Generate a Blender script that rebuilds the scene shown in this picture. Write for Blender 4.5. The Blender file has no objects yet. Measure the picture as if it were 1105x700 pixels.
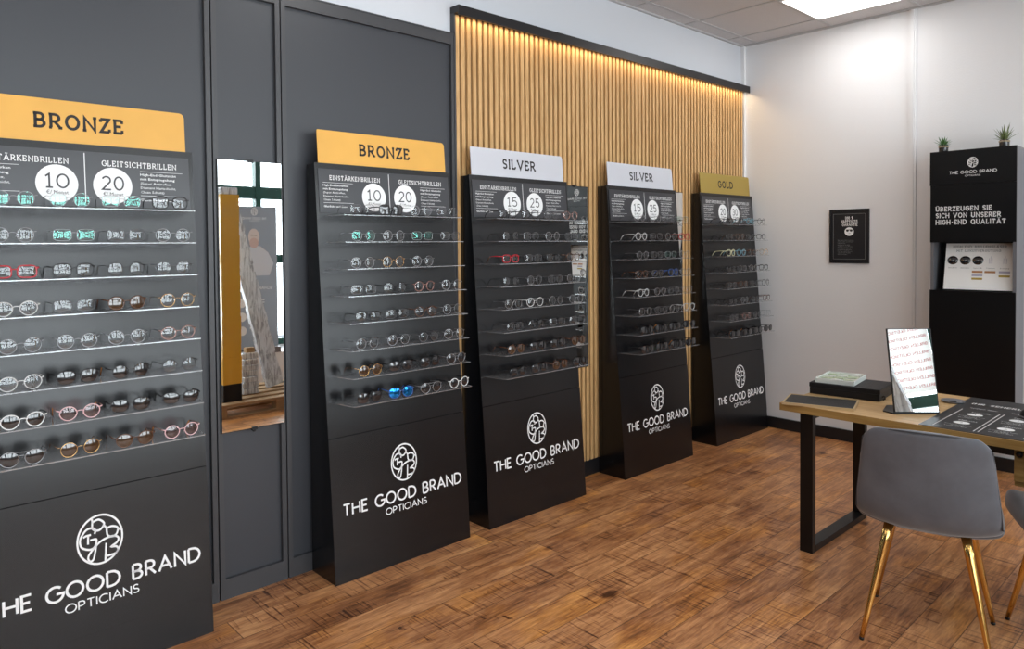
import bpy, math, random
from math import sin, cos, pi, radians as R
from mathutils import Vector, Matrix

random.seed(7)
S = bpy.context.scene
COL = S.collection

# ------------------------------------------------------------------ materials
def nodes(name):
    m = bpy.data.materials.new(name); m.use_nodes = True
    nt = m.node_tree; nt.nodes.clear()
    out = nt.nodes.new('ShaderNodeOutputMaterial')
    return m, nt, out

def N(nt, t, **kw):
    n = nt.nodes.new(t)
    for k, v in kw.items():
        if k.startswith('i_'):
            n.inputs[k[2:].replace('_', ' ')].default_value = v
        else:
            setattr(n, k, v)
    return n

def col4(c): return (c[0], c[1], c[2], 1.0)

def pbr(name, c, rough=0.5, metal=0.0, spec=0.5, bump=0.0, bscale=60.0, var=0.0, vscale=3.0, sheen=0.0, coat=0.0, emis=None, estr=0.0):
    m, nt, out = nodes(name)
    b = N(nt, 'ShaderNodeBsdfPrincipled')
    b.inputs['Base Color'].default_value = col4(c)
    b.inputs['Roughness'].default_value = rough
    b.inputs['Metallic'].default_value = metal
    b.inputs['Specular IOR Level'].default_value = spec
    if sheen:
        b.inputs['Sheen Weight'].default_value = sheen
        b.inputs['Sheen Roughness'].default_value = 0.4
    if coat:
        b.inputs['Coat Weight'].default_value = coat
        b.inputs['Coat Roughness'].default_value = 0.08
    tc = N(nt, 'ShaderNodeTexCoord')
    if var:
        n = N(nt, 'ShaderNodeTexNoise'); n.inputs['Scale'].default_value = vscale; n.inputs['Detail'].default_value = 5
        nt.links.new(tc.outputs['Object'], n.inputs['Vector'])
        r = N(nt, 'ShaderNodeMapRange'); r.inputs['To Min'].default_value = 1 - var; r.inputs['To Max'].default_value = 1 + var
        r.inputs['From Min'].default_value = .3; r.inputs['From Max'].default_value = .7
        nt.links.new(n.outputs['Fac'], r.inputs['Value'])
        x = N(nt, 'ShaderNodeVectorMath', operation='SCALE'); x.inputs[0].default_value = c
        nt.links.new(r.outputs['Result'], x.inputs['Scale'])
        nt.links.new(x.outputs['Vector'], b.inputs['Base Color'])
    if bump:
        n = N(nt, 'ShaderNodeTexNoise'); n.inputs['Scale'].default_value = bscale; n.inputs['Detail'].default_value = 4
        nt.links.new(tc.outputs['Object'], n.inputs['Vector'])
        bp = N(nt, 'ShaderNodeBump'); bp.inputs['Strength'].default_value = bump; bp.inputs['Distance'].default_value = .002
        nt.links.new(n.outputs['Fac'], bp.inputs['Height'])
        nt.links.new(bp.outputs['Normal'], b.inputs['Normal'])
    if emis:
        b.inputs['Emission Color'].default_value = col4(emis); b.inputs['Emission Strength'].default_value = estr
    nt.links.new(b.outputs[0], out.inputs[0])
    return m

def thin(name, tint=(1, 1, 1), refl=.08, rough=0.02, diff=None, dfac=0.0, fres=1.45, gcol=(1, 1, 1)):
    """thin clear sheet: transparent + glossy by fresnel (+ some diffuse)"""
    m, nt, out = nodes(name)
    t = N(nt, 'ShaderNodeBsdfTransparent'); t.inputs[0].default_value = col4(tint)
    last = t
    if dfac:
        d = N(nt, 'ShaderNodeBsdfDiffuse'); d.inputs[0].default_value = col4(diff)
        mx = N(nt, 'ShaderNodeMixShader'); mx.inputs[0].default_value = dfac
        nt.links.new(last.outputs[0], mx.inputs[1]); nt.links.new(d.outputs[0], mx.inputs[2]); last = mx
    g = N(nt, 'ShaderNodeBsdfGlossy'); g.inputs['Roughness'].default_value = rough; g.inputs[0].default_value = col4(gcol)
    f = N(nt, 'ShaderNodeLayerWeight'); f.inputs['Blend'].default_value = .25
    a = N(nt, 'ShaderNodeMath', operation='MULTIPLY_ADD'); a.inputs[1].default_value = .5; a.inputs[2].default_value = refl
    a.use_clamp = True
    nt.links.new(f.outputs['Fresnel'], a.inputs[0])
    mx = N(nt, 'ShaderNodeMixShader')
    nt.links.new(a.outputs[0], mx.inputs[0]); nt.links.new(last.outputs[0], mx.inputs[1]); nt.links.new(g.outputs[0], mx.inputs[2])
    nt.links.new(mx.outputs[0], out.inputs[0])
    return m

def oak(name, c1, c2, axis='Z', scale=6.0, rough=.5):
    m, nt, out = nodes(name)
    b = N(nt, 'ShaderNodeBsdfPrincipled'); b.inputs['Roughness'].default_value = rough
    b.inputs['Specular IOR Level'].default_value = .35
    tc = N(nt, 'ShaderNodeTexCoord'); mp = N(nt, 'ShaderNodeMapping')
    s = [1, 1, 1]; s['XYZ'.index(axis)] = .06
    mp.inputs['Scale'].default_value = [v * scale for v in s]
    nt.links.new(tc.outputs['Object'], mp.inputs['Vector'])
    n = N(nt, 'ShaderNodeTexNoise'); n.inputs['Scale'].default_value = 9; n.inputs['Detail'].default_value = 7
    n.inputs['Roughness'].default_value = .65
    nt.links.new(mp.outputs[0], n.inputs['Vector'])
    r = N(nt, 'ShaderNodeValToRGB'); r.color_ramp.elements[0].color = col4(c1); r.color_ramp.elements[1].color = col4(c2)
    r.color_ramp.elements[0].position = .35; r.color_ramp.elements[1].position = .65
    nt.links.new(n.outputs['Fac'], r.inputs['Fac']); nt.links.new(r.outputs[0], b.inputs['Base Color'])
    nt.links.new(b.outputs[0], out.inputs[0])
    return m

def floor_mat():
    m, nt, out = nodes('chestnut_plank_floor'); L = nt.links.new
    b = N(nt, 'ShaderNodeBsdfPrincipled')
    b.inputs['Specular IOR Level'].default_value = .5
    g = N(nt, 'ShaderNodeNewGeometry'); sp = N(nt, 'ShaderNodeSeparateXYZ'); L(g.outputs['Position'], sp.inputs[0])
    def M(op, a, bb=None, cc=None):
        n = N(nt, 'ShaderNodeMath', operation=op)
        for i, v in enumerate((a, bb, cc)):
            if v is None: continue
            if isinstance(v, (int, float)): n.inputs[i].default_value = v
            else: L(v, n.inputs[i])
        return n.outputs[0]
    X = M('ADD', sp.outputs['X'], 10 - .957 + .157 * 1.0); Y = sp.outputs['Y']
    px = M('DIVIDE', X, .157); row = M('FLOOR', px); fx = M('FRACT', px)
    wn = N(nt, 'ShaderNodeTexWhiteNoise', noise_dimensions='1D'); L(row, wn.inputs['W'])
    py = M('DIVIDE', M('ADD', M('ADD', Y, 20.0), M('MULTIPLY', wn.outputs['Value'], 1.3)), 1.28)
    ci = M('FLOOR', py); fy = M('FRACT', py)
    pid = M('ADD', M('MULTIPLY', row, 7.31), M('MULTIPLY', ci, 3.17))
    wn2 = N(nt, 'ShaderNodeTexWhiteNoise', noise_dimensions='1D'); L(pid, wn2.inputs['W'])
    # seams
    ex = M('MINIMUM', fx, M('SUBTRACT', 1.0, fx)); ey = M('MINIMUM', fy, M('SUBTRACT', 1.0, fy))
    sx = M('LESS_THAN', ex, .010); sy = M('LESS_THAN', ey, .0016); seam = M('MAXIMUM', sx, sy)
    # coordinates per plank
    cb = N(nt, 'ShaderNodeCombineXYZ'); L(M('MULTIPLY', X, 1.0), cb.inputs[0]); L(Y, cb.inputs[1]); L(M('MULTIPLY', pid, 1.7), cb.inputs[2])
    def noise(sc, det, mx, my, rough=.6, dist=0.0):
        mp = N(nt, 'ShaderNodeMapping'); mp.inputs['Scale'].default_value = (mx, my, 1)
        L(cb.outputs[0], mp.inputs['Vector'])
        n = N(nt, 'ShaderNodeTexNoise'); n.inputs['Scale'].default_value = sc; n.inputs['Detail'].default_value = det
        n.inputs['Roughness'].default_value = rough; n.inputs['Distortion'].default_value = dist
        L(mp.outputs[0], n.inputs['Vector']); return n.outputs['Fac']
    grain = noise(4, 8, 6, .6, .62, .6)
    patch = noise(2.2, 4, 1.6, 1.4)
    fine = noise(36, 8, 3.5, .30, .7)
    saw = noise(16, 2, .30, 6.5)
    sawmask = noise(2.5, 2, 1.2, 1.0)
    r = N(nt, 'ShaderNodeValToRGB'); e = r.color_ramp.elements
    e[0].position = .25; e[0].color = (.085, .030, .012, 1); e[1].position = .78; e[1].color = (.92, .53, .24, 1)
    q = r.color_ramp.elements.new(.42); q.color = (.35, .142, .057, 1)
    q = r.color_ramp.elements.new(.58); q.color = (.64, .305, .128, 1)
    v = M('ADD', M('MULTIPLY', grain, .55), M('MULTIPLY', patch, .45))
    v = M('ADD', v, M('MULTIPLY', M('SUBTRACT', fine, .5), .55))
    v = M('ADD', v, M('MULTIPLY', M('SUBTRACT', wn2.outputs['Value'], .5), .08))
    sm = M('MULTIPLY', M('GREATER_THAN', sawmask, .50), M('MULTIPLY', M('MAXIMUM', M('SUBTRACT', saw, .55), 0.0), 1.5))
    v = M('SUBTRACT', v, sm)
    # knots
    vo = N(nt, 'ShaderNodeTexVoronoi', feature='F1'); vo.inputs['Scale'].default_value = 2.1; vo.inputs['Randomness'].default_value = 1
    mp = N(nt, 'ShaderNodeMapping'); mp.inputs['Scale'].default_value = (1.5, 1, 0); L(g.outputs['Position'], mp.inputs['Vector'])
    nd = N(nt, 'ShaderNodeTexNoise'); nd.inputs['Scale'].default_value = 14; L(g.outputs['Position'], nd.inputs['Vector'])
    va = N(nt, 'ShaderNodeMix', data_type='VECTOR'); va.inputs['Factor'].default_value = .05
    L(mp.outputs[0], va.inputs[4]); L(nd.outputs['Color'], va.inputs[5]); L(va.outputs[1], vo.inputs['Vector'])
    kn = M('MULTIPLY', M('MAXIMUM', M('SUBTRACT', .105, vo.outputs['Distance']), 0.0), 4.5)
    v = M('SUBTRACT', v, kn)
    L(v, r.inputs['Fac'])
    mx = N(nt, 'ShaderNodeMix', data_type='RGBA'); mx.inputs[7].default_value = (.045, .018, .009, 1)
    gp = noise(1.9, 3, 2.4, 1.1); gm_ = N(nt, 'ShaderNodeMix', data_type='RGBA', blend_type='MULTIPLY'); gm_.inputs[7].default_value = (1.14, 1.06, .72, 1)
    gr_ = N(nt, 'ShaderNodeMapRange'); gr_.inputs['From Min'].default_value = .52; gr_.inputs['From Max'].default_value = .66; L(gp, gr_.inputs['Value'])
    L(gr_.outputs[0], gm_.inputs['Factor']); L(r.outputs[0], gm_.inputs[6])
    L(M('MULTIPLY', seam, .75), mx.inputs['Factor']); L(gm_.outputs[2], mx.inputs[6]); L(mx.outputs[2], b.inputs['Base Color'])
    L(M('ADD', .26, M('MULTIPLY', fine, .16)), b.inputs['Roughness'])
    bp = N(nt, 'ShaderNodeBump'); bp.inputs['Strength'].default_value = .25; bp.inputs['Distance'].default_value = .002
    L(M('SUBTRACT', M('ADD', fine, M('MULTIPLY', saw, .5)), M('MULTIPLY', seam, 1.5)), bp.inputs['Height']); L(bp.outputs[0], b.inputs['Normal'])
    L(b.outputs[0], out.inputs[0])
    return m

MT = {}
MT['floor'] = floor_mat()
MT['white_wall'] = pbr('white_woodchip_wall', (.80, .80, .81), .75, bump=.5, bscale=90)
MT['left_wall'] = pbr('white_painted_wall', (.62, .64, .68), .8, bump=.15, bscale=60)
MT['white_trim'] = pbr('white_trim_paint', (.80, .80, .81), .5)
MT['ceiling'] = pbr('mineral_ceiling_tile', (.58, .56, .56), .9, bump=.8, bscale=220, var=.06, vscale=140)
MT['tbar'] = pbr('ceiling_grid_metal', (.47, .46, .46), .5)
MT['panel_dark'] = pbr('anthracite_panel_paint', (.040, .043, .051), .42, spec=.5, bump=.05, bscale=40)
MT['panel_trim'] = pbr('anthracite_trim_paint', (.050, .051, .056), .38)
MT['black_base'] = pbr('black_skirting_paint', (.010, .010, .012), .4)
MT['felt'] = pbr('black_acoustic_felt', (.016, .014, .013), .95)
MT['slat'] = oak('oak_slat_veneer', (.50, .285, .115), (.74, .47, .215), 'Z', 10, .5)
MT['stand'] = pbr('black_satin_board', (.0036, .0037, .0048), .25, spec=.52)
MT['stand_edge'] = pbr('black_board_edge', (.02, .02, .022), .4)
MT['info'] = pbr('dark_grey_printed_panel', (.034, .035, .041), .30, spec=.6)
MT['white_ink'] = pbr('white_vinyl', (.86, .86, .86), .5)
MT['grey_ink'] = pbr('dark_grey_ink', (.05, .05, .055), .6)
MT['black_ink'] = pbr('black_ink', (.012, .010, .010), .6)
MT['bronze'] = pbr('bronze_sign_card', (.76, .41, .085), .42, spec=.4, var=.04, vscale=6)
MT['silver'] = pbr('silver_sign_card', (.60, .61, .66), .42, spec=.4)
MT['gold'] = pbr('gold_sign_card', (.36, .25, .055), .42, spec=.4)
MT['acrylic'] = thin('clear_acrylic_sheet', (.97, .97, .98), .06, .03, (.6, .6, .63), .09)
MT['acrylic_edge'] = thin('acrylic_edge', (.9, .9, .92), .22, .2, (.8, .81, .85), .22)
MT['glass'] = thin('window_glass', (.97, .98, .98), .03, .0)
MT['mirror'] = pbr('mirror_silver', (.9, .92, .92), .01, 1.0)
MT['oak_table'] = oak('oak_table_top', (.50, .31, .135), (.66, .44, .22), 'X', 7, .45)
MT['oak_edge'] = oak('oak_table_edge', (.33, .19, .055), (.46, .29, .10), 'X', 7, .5)
MT['black_metal'] = pbr('black_powder_steel', (.005, .005, .0055), .35, .0, spec=.35)
MT['velvet'] = pbr('grey_velvet', (.115, .118, .135), .75, spec=.3, sheen=.55, var=.18, vscale=9, bump=.1, bscale=400)
MT['piping'] = pbr('dark_grey_piping', (.05, .052, .06), .7)
MT['gold_metal'] = pbr('polished_brass', (.80, .50, .16), .16, 1.0)
MT['green_frame'] = pbr('dark_green_window_paint', (.012, .075, .060), .4)
MT['cardboard'] = pbr('packing_board', (.40, .26, .13), .8, var=.1, vscale=10)
MT['pallet'] = oak('pallet_timber', (.30, .18, .09), (.52, .34, .18), 'Y', 5, .8)
MT['gold_wrap'] = pbr('ochre_film_wrap', (.78, .44, .05), .25, spec=.6, bump=1.0, bscale=16, coat=.5)
MT['white_wrap'] = pbr('wrinkled_clear_film', (.93, .93, .92), .2, spec=.8, bump=1.0, bscale=26, var=.35, vscale=14, coat=.6)
MT['banner'] = pbr('grey_banner_print', (.46, .47, .50), .55)
MT['skin'] = pbr('printed_skin', (.75, .66, .62), .6)
MT['beard'] = pbr('printed_beard', (.68, .50, .44), .6)
MT['suit'] = pbr('printed_pale_suit', (.68, .72, .78), .6)
MT['paper'] = pbr('white_paper', (.85, .84, .82), .6)
MT['red_ink'] = pbr('red_ink', (.55, .05, .05), .6)
MT['copper_ink'] = pbr('copper_ink', (.42, .20, .08), .6)
MT['ochre_ink'] = pbr('ochre_ink', (.42, .30, .05), .6)
MT['lilac_ink'] = pbr('lilac_ink', (.42, .40, .50), .6)
MT['leaf'] = pbr('succulent_leaf', (.075, .19, .055), .5, var=.3, vscale=30)
MT['leaf2'] = pbr('olive_leaf', (.13, .17, .055), .5, var=.3, vscale=30)
MT['soil'] = pbr('dark_gravel', (.03, .028, .026), .9, bump=1, bscale=200)
MT['smoked'] = pbr('smoked_glass_jar', (.035, .033, .033), .12, spec=.7)
MT['twine'] = pbr('jute_twine', (.45, .36, .24), .9)
MT['kiosk'] = pbr('kiosk_black_gloss', (.0035, .0035, .004), .3, spec=.3)
MT['kiosk_side'] = pbr('kiosk_grey_aluminium', (.24, .24, .26), .35, .6)
MT['mat'] = pbr('black_desk_mat', (.022, .021, .022), .45)
MT['opal'] = pbr('opal_acrylic', (.80, .84, .80), .25, coat=.4)
MT['green_sample'] = pbr('pale_green_sample', (.50, .60, .42), .3)
MT['tray_frame'] = pbr('pale_gold_rim', (.62, .47, .27), .35, .3)
MT['leather'] = pbr('black_leatherette', (.007, .007, .009), .5, spec=.35, bump=.5, bscale=300)
MT['white_plain'] = pbr('white_laminate', (.8, .8, .8), .4)
MT['desk_brown'] = pbr('brown_shelf_board', (.10, .055, .03), .5)

def emission(name, c, s):
    m, nt, out = nodes(name); e = N(nt, 'ShaderNodeEmission'); e.inputs[0].default_value = col4(c); e.inputs[1].default_value = s
    nt.links.new(e.outputs[0], out.inputs[0]); return m
def sheet_mat(name, c):
    m, nt, out = nodes(name)
    d = N(nt, 'ShaderNodeBsdfDiffuse'); d.inputs[0].default_value = col4(c); t = N(nt, 'ShaderNodeBsdfTranslucent'); t.inputs[0].default_value = col4(c)
    mx = N(nt, 'ShaderNodeMixShader'); mx.inputs[0].default_value = .45
    nt.links.new(d.outputs[0], mx.inputs[1]); nt.links.new(t.outputs[0], mx.inputs[2]); nt.links.new(mx.outputs[0], out.inputs[0]); return m
MT['poster_sheet'] = sheet_mat('backlit_poster_paper', (.88, .87, .86))
MT['banner'] = sheet_mat('backlit_grey_banner', (.36, .37, .39))
def film_mat(name, c):
    m, nt, out = nodes(name); L = nt.links.new
    tc = N(nt, 'ShaderNodeTexCoord'); mp = N(nt, 'ShaderNodeMapping'); mp.inputs['Scale'].default_value = (3, 3, .5); L(tc.outputs['Object'], mp.inputs['Vector'])
    n = N(nt, 'ShaderNodeTexNoise'); n.inputs['Scale'].default_value = 14; n.inputs['Detail'].default_value = 5; n.inputs['Distortion'].default_value = 1.2; L(mp.outputs[0], n.inputs['Vector'])
    r_ = N(nt, 'ShaderNodeValToRGB'); r_.color_ramp.elements[0].position = .36; r_.color_ramp.elements[1].position = .56
    r_.color_ramp.elements[0].color = (.42, .43, .46, 1); r_.color_ramp.elements[1].color = col4(c); L(n.outputs['Fac'], r_.inputs['Fac'])
    bp = N(nt, 'ShaderNodeBump'); bp.inputs['Strength'].default_value = 1; bp.inputs['Distance'].default_value = .004; L(n.outputs['Fac'], bp.inputs['Height'])
    d = N(nt, 'ShaderNodeBsdfDiffuse'); t = N(nt, 'ShaderNodeBsdfTranslucent'); g = N(nt, 'ShaderNodeBsdfGlossy'); g.inputs['Roughness'].default_value = .18
    L(r_.outputs[0], d.inputs[0]); L(r_.outputs[0], t.inputs[0]); L(bp.outputs[0], g.inputs['Normal']); L(bp.outputs[0], d.inputs['Normal'])
    m1 = N(nt, 'ShaderNodeMixShader'); m1.inputs[0].default_value = .45; L(d.outputs[0], m1.inputs[1]); L(t.outputs[0], m1.inputs[2])
    m2 = N(nt, 'ShaderNodeMixShader'); m2.inputs[0].default_value = .22; L(m1.outputs[0], m2.inputs[1]); L(g.outputs[0], m2.inputs[2]); L(m2.outputs[0], out.inputs[0]); return m
MT['white_wrap'] = film_mat('wrinkled_packing_film', (.95, .97, 1.0))
MT['led'] = emission('led_ceiling_diffuser', (1, .98, .96), 9.5)
MT['led_strip'] = emission('warm_led_strip', (1, .70, .35), 3.0)

# ------------------------------------------------------------------ mesh builder
class MB:
    def __init__(s): s.v = []; s.f = []; s.mi = []; s.m = []; s.sm = []
    def mat(s, m):
        if m not in s.m: s.m.append(m)
        return s.m.index(m)
    def add(s, vs, fs, m, smooth=False):
        o = len(s.v); k = s.mat(m)
        s.v.extend([tuple(v) for v in vs])
        for f in fs: s.f.append(tuple(i + o for i in f)); s.mi.append(k); s.sm.append(smooth)
        return s
    def box(s, a, b, m, M=None):
        x0, y0, z0 = a; x1, y1, z1 = b
        vs = [Vector(p) for p in ((x0, y0, z0), (x1, y0, z0), (x1, y1, z0), (x0, y1, z0), (x0, y0, z1), (x1, y0, z1), (x1, y1, z1), (x0, y1, z1))]
        if M: vs = [M @ v for v in vs]
        return s.add(vs, [(0, 3, 2, 1), (4, 5, 6, 7), (0, 1, 5, 4), (1, 2, 6, 5), (2, 3, 7, 6), (3, 0, 4, 7)], m)
    def prism(s, poly, axis, a, b, m, smooth=False):
        """extrude a 2D polygon along an axis between a and b; 2D coords are the two other axes in xyz order"""
        def P(u, v, w):
            return {'x': (w, u, v), 'y': (u, w, v), 'z': (u, v, w)}[axis]
        n = len(poly)
        vs = [P(u, v, a) for u, v in poly] + [P(u, v, b) for u, v in poly]
        fs = [tuple(range(n)), tuple(range(2 * n - 1, n - 1, -1))]
        s.add(vs, fs, m)
        return s.add(vs, [((i + 1) % n, i, i + n, (i + 1) % n + n) for i in range(n)], m, smooth)
    def tube(s, pts, r, m, n=8, closed=False, taper=None, flat=1.0, up=Vector((0, 0, 1)), caps=True):
        pts = [Vector(p) for p in pts]; k = len(pts); vs = []
        for i, p in enumerate(pts):
            if closed: t = pts[(i + 1) % k] - pts[i - 1]
            else: t = pts[min(i + 1, k - 1)] - pts[max(i - 1, 0)]
            t.normalize()
            a = t.cross(up)
            if a.length < 1e-3: a = t.cross(Vector((1, 0, 0)))
            a.normalize(); b = a.cross(t)
            rr = r if taper is None else r * (taper[0] + (taper[1] - taper[0]) * i / (k - 1))
            for j in range(n):
                q = 2 * pi * j / n
                vs.append(p + a * cos(q) * rr + b * sin(q) * rr * flat)
        fs = []
        for i in range(k if closed else k - 1):
            for j in range(n):
                fs.append((i * n + j, ((i + 1) % k) * n + j, ((i + 1) % k) * n + (j + 1) % n, i * n + (j + 1) % n))
        if not closed and caps:
            fs.append(tuple(range(n))); fs.append(tuple(reversed(range((k - 1) * n, k * n))))
        return s.add(vs, fs, m, True)
    def lathe(s, prof, c, m, n=24, smooth=True):
        vs = []; fs = []
        for r, z in prof:
            for j in range(n): vs.append((c[0] + r * cos(2 * pi * j / n), c[1] + r * sin(2 * pi * j / n), c[2] + z))
        for i in range(len(prof) - 1):
            for j in range(n): fs.append((i * n + j, i * n + (j + 1) % n, (i + 1) * n + (j + 1) % n, (i + 1) * n + j))
        fs.append(tuple(reversed(range(n)))); fs.append(tuple(range((len(prof) - 1) * n, len(prof) * n)))
        return s.add(vs, fs, m, smooth)
    def mesh(s, name):
        me = bpy.data.meshes.new(name); me.from_pydata(s.v, [], s.f)
        for m in s.m: me.materials.append(m)
        me.polygons.foreach_set('material_index', s.mi); me.polygons.foreach_set('use_smooth', s.sm)
        me.update(); return me
    def obj(s, name, parent=None, loc=None, **kw):
        return link(name, s.mesh(name), parent, loc, **kw)

def link(name, data, parent=None, loc=None, bevel=0.0, sub=0, **props):
    o = bpy.data.objects.new(name, data); COL.objects.link(o)
    if parent: o.parent = parent
    if loc: o.location = loc
    if bevel:
        b = o.modifiers.new('bevel', 'BEVEL'); b.width = bevel; b.segments = 2; b.limit_method = 'ANGLE'
    if sub:
        b = o.modifiers.new('sub', 'SUBSURF'); b.levels = sub; b.render_levels = sub
    for k, v in props.items(): o[k] = v
    return o

def empty(name, loc, label, cat, group=None, rz=0.0):
    o = bpy.data.objects.new(name, None); COL.objects.link(o)
    o.empty_display_size = .05; o.location = loc; o.rotation_euler = (0, 0, rz)
    o['label'] = label; o['category'] = cat
    if group: o['group'] = group
    return o

def struct(name, mb, **kw):
    o = mb.obj(name, **kw); o['kind'] = 'structure'; return o

# ------------------------------------------------------------------ lettering
def arc(cx, cy, rx, ry, a0, a1, n=10):
    return [(cx + rx * cos(R(a0 + (a1 - a0) * i / n)), cy + ry * sin(R(a0 + (a1 - a0) * i / n))) for i in range(n + 1)]

def bowl(x, y0, y1, w, k=.25):
    h = (y1 - y0) / 2
    return [(x, y1)] + arc(x + k, (y0 + y1) / 2, w - k, h, 90, -90, 8) + [(x, y0)]

GL = {
 'A': (.82, [[(0, 0), (.41, 1), (.82, 0)], [(.15, .34), (.67, .34)]]),
 'B': (.58, [[(0, 0), (0, 1)], bowl(0, .52, 1, .50), bowl(0, 0, .52, .56)]),
 'C': (.80, [arc(.5, .5, .5, .5, 48, 312, 18)]),
 'D': (.76, [[(0, 0), (0, 1)], bowl(0, 0, 1, .76, .26)]),
 'E': (.50, [[(.50, 0), (0, 0), (0, 1), (.50, 1)], [(0, .52), (.43, .52)]]),
 'F': (.48, [[(0, 0), (0, 1), (.48, 1)], [(0, .5), (.42, .5)]]),
 'G': (.94, [arc(.5, .5, .5, .5, 48, 360, 22) + [(.58, .5)]]),
 'H': (.68, [[(0, 0), (0, 1)], [(.68, 0), (.68, 1)], [(0, .52), (.68, .52)]]),
 'I': (.04, [[(.02, 0), (.02, 1)]]),
 'J': (.35, [[(.35, 1), (.35, .2)] + arc(.15, .2, .2, .2, 0, -150, 6)]),
 'K': (.60, [[(0, 0), (0, 1)], [(.56, 1), (.03, .46)], [(.20, .60), (.62, 0)]]),
 'L': (.46, [[(0, 1), (0, 0), (.46, 0)]]),
 'M': (.86, [[(0, 0), (.08, 1), (.43, .25), (.78, 1), (.86, 0)]]),
 'N': (.70, [[(0, 0), (0, 1), (.70, 0), (.70, 1)]]),
 'O': (1.0, [arc(.5, .5, .5, .5, 90, 450, 26)]),
 'P': (.55, [[(0, 0), (0, 1)], bowl(0, .44, 1, .54)]),
 'Q': (1.0, [arc(.5, .5, .5, .5, 90, 450, 26), [(.62, .28), (.95, -.05)]]),
 'R': (.60, [[(0, 0), (0, 1)], bowl(0, .46, 1, .53), [(.24, .46), (.60, 0)]]),
 'S': (.52, [arc(.27, .75, .24, .25, 35, 270, 10) + arc(.26, .25, .26, .25, 90, -150, 10)[1:]]),
 'T': (.62, [[(0, 1), (.62, 1)], [(.31, 0), (.31, 1)]]),
 'U': (.66, [[(0, 1), (0, .33)] + arc(.33, .33, .33, .33, 180, 360, 12) + [(.66, 1)]]),
 'V': (.78, [[(0, 1), (.39, 0), (.78, 1)]]),
 'W': (1.1, [[(0, 1), (.28, 0), (.55, .9), (.82, 0), (1.1, 1)]]),
 'X': (.66, [[(0, 1), (.66, 0)], [(0, 0), (.66, 1)]]),
 'Y': (.68, [[(0, 1), (.34, .48), (.68, 1)], [(.34, .48), (.34, 0)]]),
 'Z': (.60, [[(0, 1), (.58, 1), (.02, 0), (.60, 0)]]),
 '0': (.62, [arc(.31, .5, .31, .5, 90, 450, 22)]),
 '1': (.36, [[(0, .82), (.2, 1), (.2, 0)], [(.02, 0), (.38, 0)]]),
 '2': (.58, [arc(.28, .72, .27, .28, 160, -30, 10) + [(0, 0), (.58, 0)]]),
 '3': (.55, [arc(.26, .75, .25, .25, 150, -90, 9) + arc(.26, .26, .29, .26, 85, -150, 10)]),
 '5': (.56, [[(.52, 1), (.08, 1), (.05, .56)] + arc(.26, .32, .30, .32, 130, -140, 12)]),
 '%': (.8, [arc(.18, .78, .17, .2, 0, 360, 12), arc(.62, .22, .17, .2, 0, 360, 12), [(.68, 1), (.12, 0)]]),
 '-': (.3, [[(0, .48), (.3, .48)]]),
 '/': (.4, [[(0, -.05), (.4, 1.05)]]),
 ' ': (.34, []),
}
GL['Ä'] = (GL['A'][0], GL['A'][1] + [[(.25, 1.18), (.25, 1.30)], [(.57, 1.18), (.57, 1.30)]])
GL['Ü'] = (GL['U'][0], GL['U'][1] + [[(.18, 1.16), (.18, 1.28)], [(.48, 1.16), (.48, 1.28)]])

def ribbon(pts, t):
    """flat stroke with mitred joints -> (verts2d, quads)"""
    closed = len(pts) > 3 and abs(pts[0][0] - pts[-1][0]) < 1e-6 and abs(pts[0][1] - pts[-1][1]) < 1e-6
    if closed: pts = pts[:-1]
    P = [Vector(p) for p in pts]; n = len(P); vs = []
    for i in range(n):
        a = P[i - 1] if (i > 0 or closed) else None
        b = P[(i + 1) % n] if (i < n - 1 or closed) else None
        d1 = (P[i] - a).normalized() if a is not None else None
        d2 = (b - P[i]).normalized() if b is not None else None
        if d1 is None: d1 = d2
        if d2 is None: d2 = d1
        n1 = Vector((-d1.y, d1.x)); n2 = Vector((-d2.y, d2.x))
        mm = n1 + n2
        if mm.length < .2: mm = n1
        mm.normalize(); L = t / 2 / max(.42, mm.dot(n1))
        vs += [P[i] + mm * L, P[i] - mm * L]
    fs = []
    for i in range(n if closed else n - 1):
        j = (i + 1) % n
        fs.append((2 * i, 2 * i + 1, 2 * j + 1, 2 * j))
    return vs, fs

def layout(text, h, track=.22, slab=False):
    out = []; x = 0
    for ch in text:
        w, st = GL[ch]
        strokes = [list(s) for s in st]
        if ch in 'OGCQ':
            q = .80 if slab else .93
            w *= q; strokes = [[(a * q, b) for a, b in s] for s in strokes]
        if slab:
            ex = []
            for s in strokes:
                ends = [] if (s[0] == s[-1]) else [(s[0], s[1]), (s[-1], s[-2])]
                for (p, q) in ends:
                    if ch in '0123456789%-/': continue
                    if abs(p[0] - q[0]) > 1.5 * abs(p[1] - q[1]):
                        if p[0] > .3 * w and ch in 'EFLTZ' and (p[1] < .05 or p[1] > .95):
                            dy = -.24 if p[1] > .5 else .24; ex.append([p, (p[0], p[1] + dy)])
                        elif ch in 'TZ': 
                            dy = -.24 if p[1] > .5 else .24; ex.append([p, (p[0], p[1] + dy)])
                    elif p[1] < .03 or .97 < p[1] < 1.03:
                        lx = -.13; rx = .13
                        if ch in 'BDPR' and p[0] < .02: rx = .02
                        ex.append([(p[0] + lx, p[1]), (p[0] + rx, p[1])])
            if ch in 'EFLBDPR': 
                ex += [[(-.13, 0), (.05, 0)], [(-.13, 1), (.05, 1)]]
            if ch in 'GCS': ex.append([(strokes[0][0][0], strokes[0][0][1] + .12), (strokes[0][0][0], strokes[0][0][1] - .14)])
            strokes += ex
            strokes = [[(a + .13, b) for a, b in s] for s in strokes]
            w += .26
        for s in strokes: out.append([((x + a) * h, b * h) for a, b in s])
        x += w + track
    return out, (x - track) * h

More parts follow.
